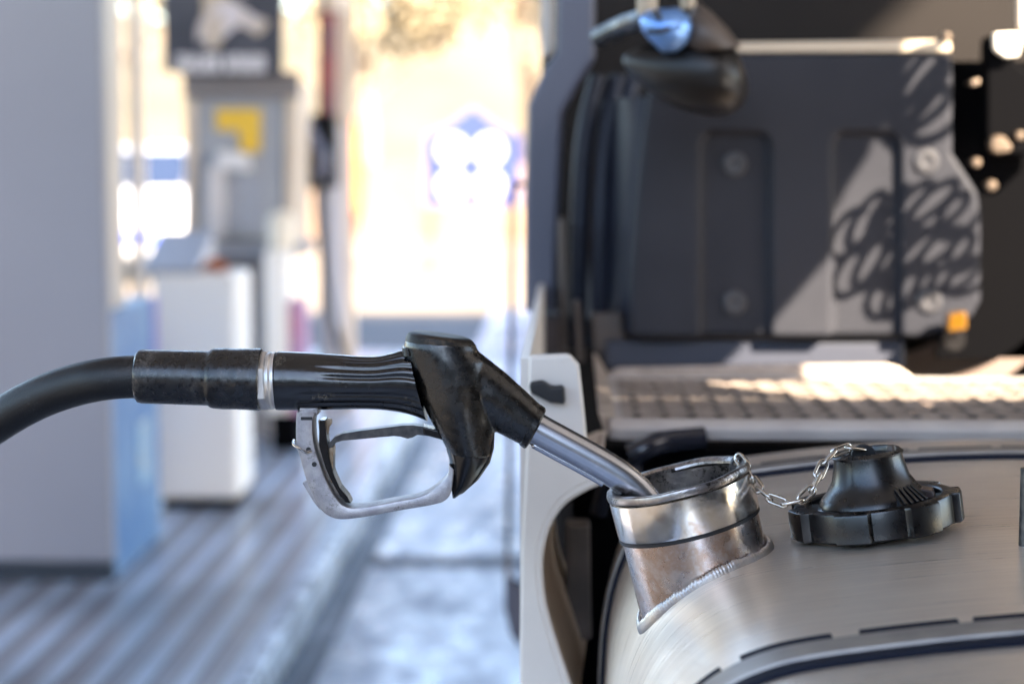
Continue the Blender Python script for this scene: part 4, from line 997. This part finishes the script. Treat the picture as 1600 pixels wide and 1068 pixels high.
# spout
sp_c = catmull([W(826, 662, YN), W(845, 673, YN), W(880, 692, YN), (W(915, 711, YN)), W(950, 731, YN), W(980, 752, YN), W(1006, 778, YN), W(1026, 808, YN), W(1040, 840, YN)], 8)
bm = B(); tube(bm, sp_c, lambda t: 0.0123 - 0.0006 * t, 48)
sp = obj("spout", bm, mt_steel, noz, smooth=60)
rib = [Vector(p) + Vector((-0.0055, -0.003, -0.0102)) for p in sp_c[6:34]]
bm = B(); tube(bm, rib, lambda t: 0.0028 if t > .05 else 0.001, 12); obj("spout_seam", bm, mt_steel, sp, smooth=60)
bm = B(); loft(bm, [E((909, 737), (914, 733), .001), E((913, 744), (922, 732), .004), E((924, 750), (934, 738), .005), E((935, 752), (944, 743), .004), E((942, 752), (946, 748), .001)])
obj("spout_clip", bm, mt_steel, sp, smooth=60)

# ================================================================== HOSE
hose = thing("fuel_hose", "thick black rubber hose curving in from the left edge to the nozzle handle", "hose", tuple(W(0, 652, YN)))
# the hose goes on out of the frame, down, and back to the near pump
hp = [W(340, 590, YN), W(280, 588, YN), W(225, 588, YN), W(170, 591, YN), W(115, 602, YN + .01), W(60, 622, YN + .02), W(5, 652, YN + .03), W(-70, 704, YN + .05), W(-170, 790, YN + .1), W(-290, 920, YN + .25), (-0.80, 2.2, 0.55), (-1.0, 2.9, 0.25), (-1.35, 3.9, 0.12), (-1.7, 5.0, 0.3), (-1.86, 5.6, 0.75), (-1.86, 5.79, 1.0)]
bm = B(); tube(bm, catmull(hp, 12), 0.0163, 40)
obj("rubber_tube", bm, mt_rubber, hose, smooth=60)
sl0 = (W(214, 545, YN) + W(214, 630, YN)) / 2; sl1 = (W(412, 545, YN) + W(412, 641, YN)) / 2
mx_ = frame_to((sl1 - sl0), sl0, Vector((0, 0, 1))); Ls = (sl1 - sl0).length
def wob(f, z): return 1 + 0.006 * math.sin(f * 4 * PI + z * 300) + 0.003 * math.sin(f * 14 * PI + z * 900)
bm = B(); lathe(bm, [(0.0160, 0.0005), (0.0182, 0.0), (0.0198, 0.0013), (0.0205, 0.004), (0.0206, 0.012), (0.0206, Ls * .50), (0.0207, Ls * .56), (0.0211, Ls * .572), (0.0224, Ls * .588), (0.0231, Ls * .61), (0.0232, Ls * .70), (0.0232, Ls * .80), (0.0235, Ls * .815), (0.0234, Ls * .83), (0.0233, Ls * .90), (0.0236, Ls * .955), (0.0236, Ls * .975), (0.0225, Ls * .985), (0.0206, Ls * .98), (0.0200, Ls * 0.93)], 96, mx_, wob)
obj("sleeve", bm, mt_sleeve, hose, smooth=35)

# ================================================================== CAP
CR = 0.0660                                               # outer radius of the hand wheel
Cc = W(1367, 800, 1.505)                                  # centre of the wheel, mid height
cz_ = (Vector((-0.140, 0.0, 1)) + Vector((0, 0.015, 0))).normalized()
CM = frame_to(cz_, Cc)
cap = thing("filler_cap", "black moulded hand wheel filler cap lying loose on the brushed fuel tank", "cap", tuple(Cc - cz_ * 0.012))
Hh = 0.0115
def capring(bm, R_in, fout, z0, z1, n=288):
    rings = []
    for (k, z) in ((0, z0), (1, z0), (2, z0 + 0.0015), (2, z1 - 0.0020), (1.5, z1 - 0.0006), (1, z1), (0.1, z1), (0, z1 - 0.001)):
        ring = []
        for j in range(n):
            a = 2 * PI * j / n; ro = fout(a)
            r = R_in if k == 0 else (R_in + 0.0012 if k == 0.1 else (ro - 0.0018 if k == 1 else (ro - 0.0006 if k == 1.5 else ro)))
            ring.append(CM @ Vector((r * math.cos(a), r * math.sin(a), z)))
        rings.append(ring)
    loft(bm, rings, close=True)
def lobes(a):
    x = ((a - 0.26) / (2 * PI) * 7) % 1.0                  # seven finger lobes with flat hollows between
    s0 = min(1, max(0, (abs(x - 0.5) - 0.22) / 0.045))
    s0 = s0 * s0 * (3 - 2 * s0)
    return CR - 0.0055 * s0
bm = B(); capring(bm, 0.0510, lobes, -Hh, Hh)
wheel = obj("hand_wheel", bm, mt_cap, cap, smooth=28)
# web under the wheel with openings, spokes
for k in range(4):
    bm = B(); a0 = k * PI / 2 + 0.95
    arc = [a0 + 0.78 * i / 12 for i in range(13)]
    pl = [CM @ Vector((0.0515 * math.cos(a), 0.0515 * math.sin(a), -0.004)) for a in arc] + [CM @ Vector((0.040 * math.cos(a), 0.040 * math.sin(a), -0.004)) for a in arc[::-1]]
    prism(bm, pl, cz_ * 0.011)
    obj("spoke", bm, mt_cap, cap, smooth=30)
bm = B(); lathe(bm, [(0.0, -0.0125), (0.040, -0.0125), (0.0425, -0.011), (0.043, 0.004), (0.0425, 0.0075), (0.0405, 0.0085), (0.0412, 0.0095), (0.0405, 0.0118), (0.0385, 0.0148), (0.0342, 0.0195), (0.0295, 0.0270), (0.0270, 0.0370), (0.0256, 0.0445), (0.0256, 0.0465), (0.0244, 0.0479), (0.0222, 0.0479), (0.0212, 0.0460), (0.0210, 0.0385), (0.0, 0.0375)], 96, CM)
dome = obj("dome", bm, mt_cap, cap, smooth=28)
# threaded foot under the cap
bm = B(); lathe(bm, [(0.030, -0.0165), (0.034, -0.0165), (0.035, -0.013), (0.030, -0.0125)], 64, CM)
obj("foot", bm, mt_cap, cap, smooth=30)
# ribbed thumb pad and the little stop block
bm = B(); aa = -0.95
for i in range(5):
    a = aa + 0.115 * (i - 2)
    d0 = Vector((math.cos(a), math.sin(a), 0)); t0 = Vector((-math.sin(a), math.cos(a), 0))
    pts = [CM @ (d0 * r + Vector((0, 0, z))) for r, z in ((0.0345, 0.0225), (0.0475, 0.0120), (0.0475, 0.0085), (0.034, 0.010))]
    prism(bm, [p - (CM.to_3x3() @ t0) * 0.0013 for p in pts], (CM.to_3x3() @ t0) * 0.0026)
a = aa; seg = [aa - 0.30 + 0.6 * i / 10 for i in range(11)]
loft(bm, [[CM @ Vector((r * math.cos(q), r * math.sin(q), z)) for r, z in ((0.033, 0.0205), (0.0470, 0.0100), (0.0470, 0.0070), (0.033, 0.0085))] for q in seg])
obj("thumb_rib", bm, mt_cap, dome, smooth=25, bevel=0.0004)
bm = B(); d0 = Vector((math.cos(-0.12), math.sin(-0.12), 0))
loft(bm, [[CM @ Vector((r * math.cos(q), r * math.sin(q), z)) for r, z in ((0.036, 0.0165), (0.0455, 0.0140), (0.0470, 0.0090), (0.037, 0.0080))] for q in (-0.42, -0.3, -0.15, -0.02)])
obj("stop_block", bm, mat("brown moulded block", (0.05, 0.032, 0.028), 0.4), dome, smooth=25, bevel=0.0008)
# keeper loop on top: upright half disc with the chain hooked in
bm = B(); kc = CM @ Vector((-0.004, -0.008, 0.0455)); cx_ = (CM.to_3x3() @ Vector((1, 0, 0))).normalized()
half = [kc + cx_ * 0.0095 * math.cos(PI * i / 14) + cz_ * 0.0085 * math.sin(PI * i / 14) for i in range(15)]
prism(bm, half, (0, 0.004, 0)); 
obj("keeper_lug", bm, mt_black, dome, smooth=30, bevel=0.0006)
bm = B(); lathe(bm, [(0.0035, 0.043), (0.0035, 0.050), (0.003, 0.0515), (0, 0.0515)], 24, CM @ Matrix.Translation((0.0165, -0.013, 0)))
obj("cap_stud", bm, mt_brown, dome, smooth=30)
# small plate
bm = B(); lathe(bm, [(0.0268, 0.0440), (0.0271, 0.0455), (0.0255, 0.0467), (0.024, 0.0440)], 64, CM); obj("dome_bead", bm, mt_cap, dome, smooth=30)

# ================================================================== CHAIN
chn = thing("safety_chain", "short steel chain linking the filler neck rim to the black cap", "chain", tuple(W(1225, 785, 1.49)))
cpts = [W(1153, 714, 1.500), W(1166, 730, 1.492), W(1177, 750, 1.482), W(1191, 768, 1.470), W(1208, 779, 1.462), W(1228, 785, 1.458), W(1247, 782, 1.458), W(1264, 768, 1.462), W(1277, 749, 1.468), W(1284, 731, 1.474), W(1296, 714, 1.480), W(1312, 704, 1.485), W(1330, 700, 1.488), W(1347, 703, 1.492)]
cc = catmull(cpts, 30)
ln = [0.0]
for i in range(1, len(cc)): ln.append(ln[-1] + (cc[i] - cc[i - 1]).length)
tot = ln[-1]; NL = 12; stp = tot / NL
def at_len(s):
    for i in range(1, len(cc)):
        if ln[i] >= s:
            f = (s - ln[i - 1]) / max(1e-9, ln[i] - ln[i - 1]); return cc[i - 1].lerp(cc[i], f)
    return cc[-1]
for k in range(NL):
    s = (k + 0.5) * stp; c = at_len(s); t = (at_len(min(tot, s + stp / 2)) - at_len(max(0, s - stp / 2))).normalized()
    sd_ = (Vector((0, 1, 0)).cross(t)).normalized(); dp = t.cross(sd_).normalized()
    tw = (0.22 if k % 2 == 0 else PI / 2 - 0.18) + random.uniform(-.15, .15)
    a_ = sd_ * math.cos(tw) + dp * math.sin(tw)
    hl = stp * 0.5 + 0.0014 - 0.0026; wd = 0.0034
    pts = []
    for i in range(9):
        q = -PI / 2 + PI * i / 8; pts.append(c + t * (hl + wd * math.cos(q)) + a_ * wd * math.sin(q))
    for i in range(9):
        q = PI / 2 + PI * i / 8; pts.append(c + t * (-hl + wd * math.cos(q)) + a_ * wd * math.sin(q))
    bm = B(); tube(bm, pts, 0.0013, 10, closed=True, up=tuple(t.cross(a_)))
    obj("chain_link", bm, mt_chain, chn, smooth=60)
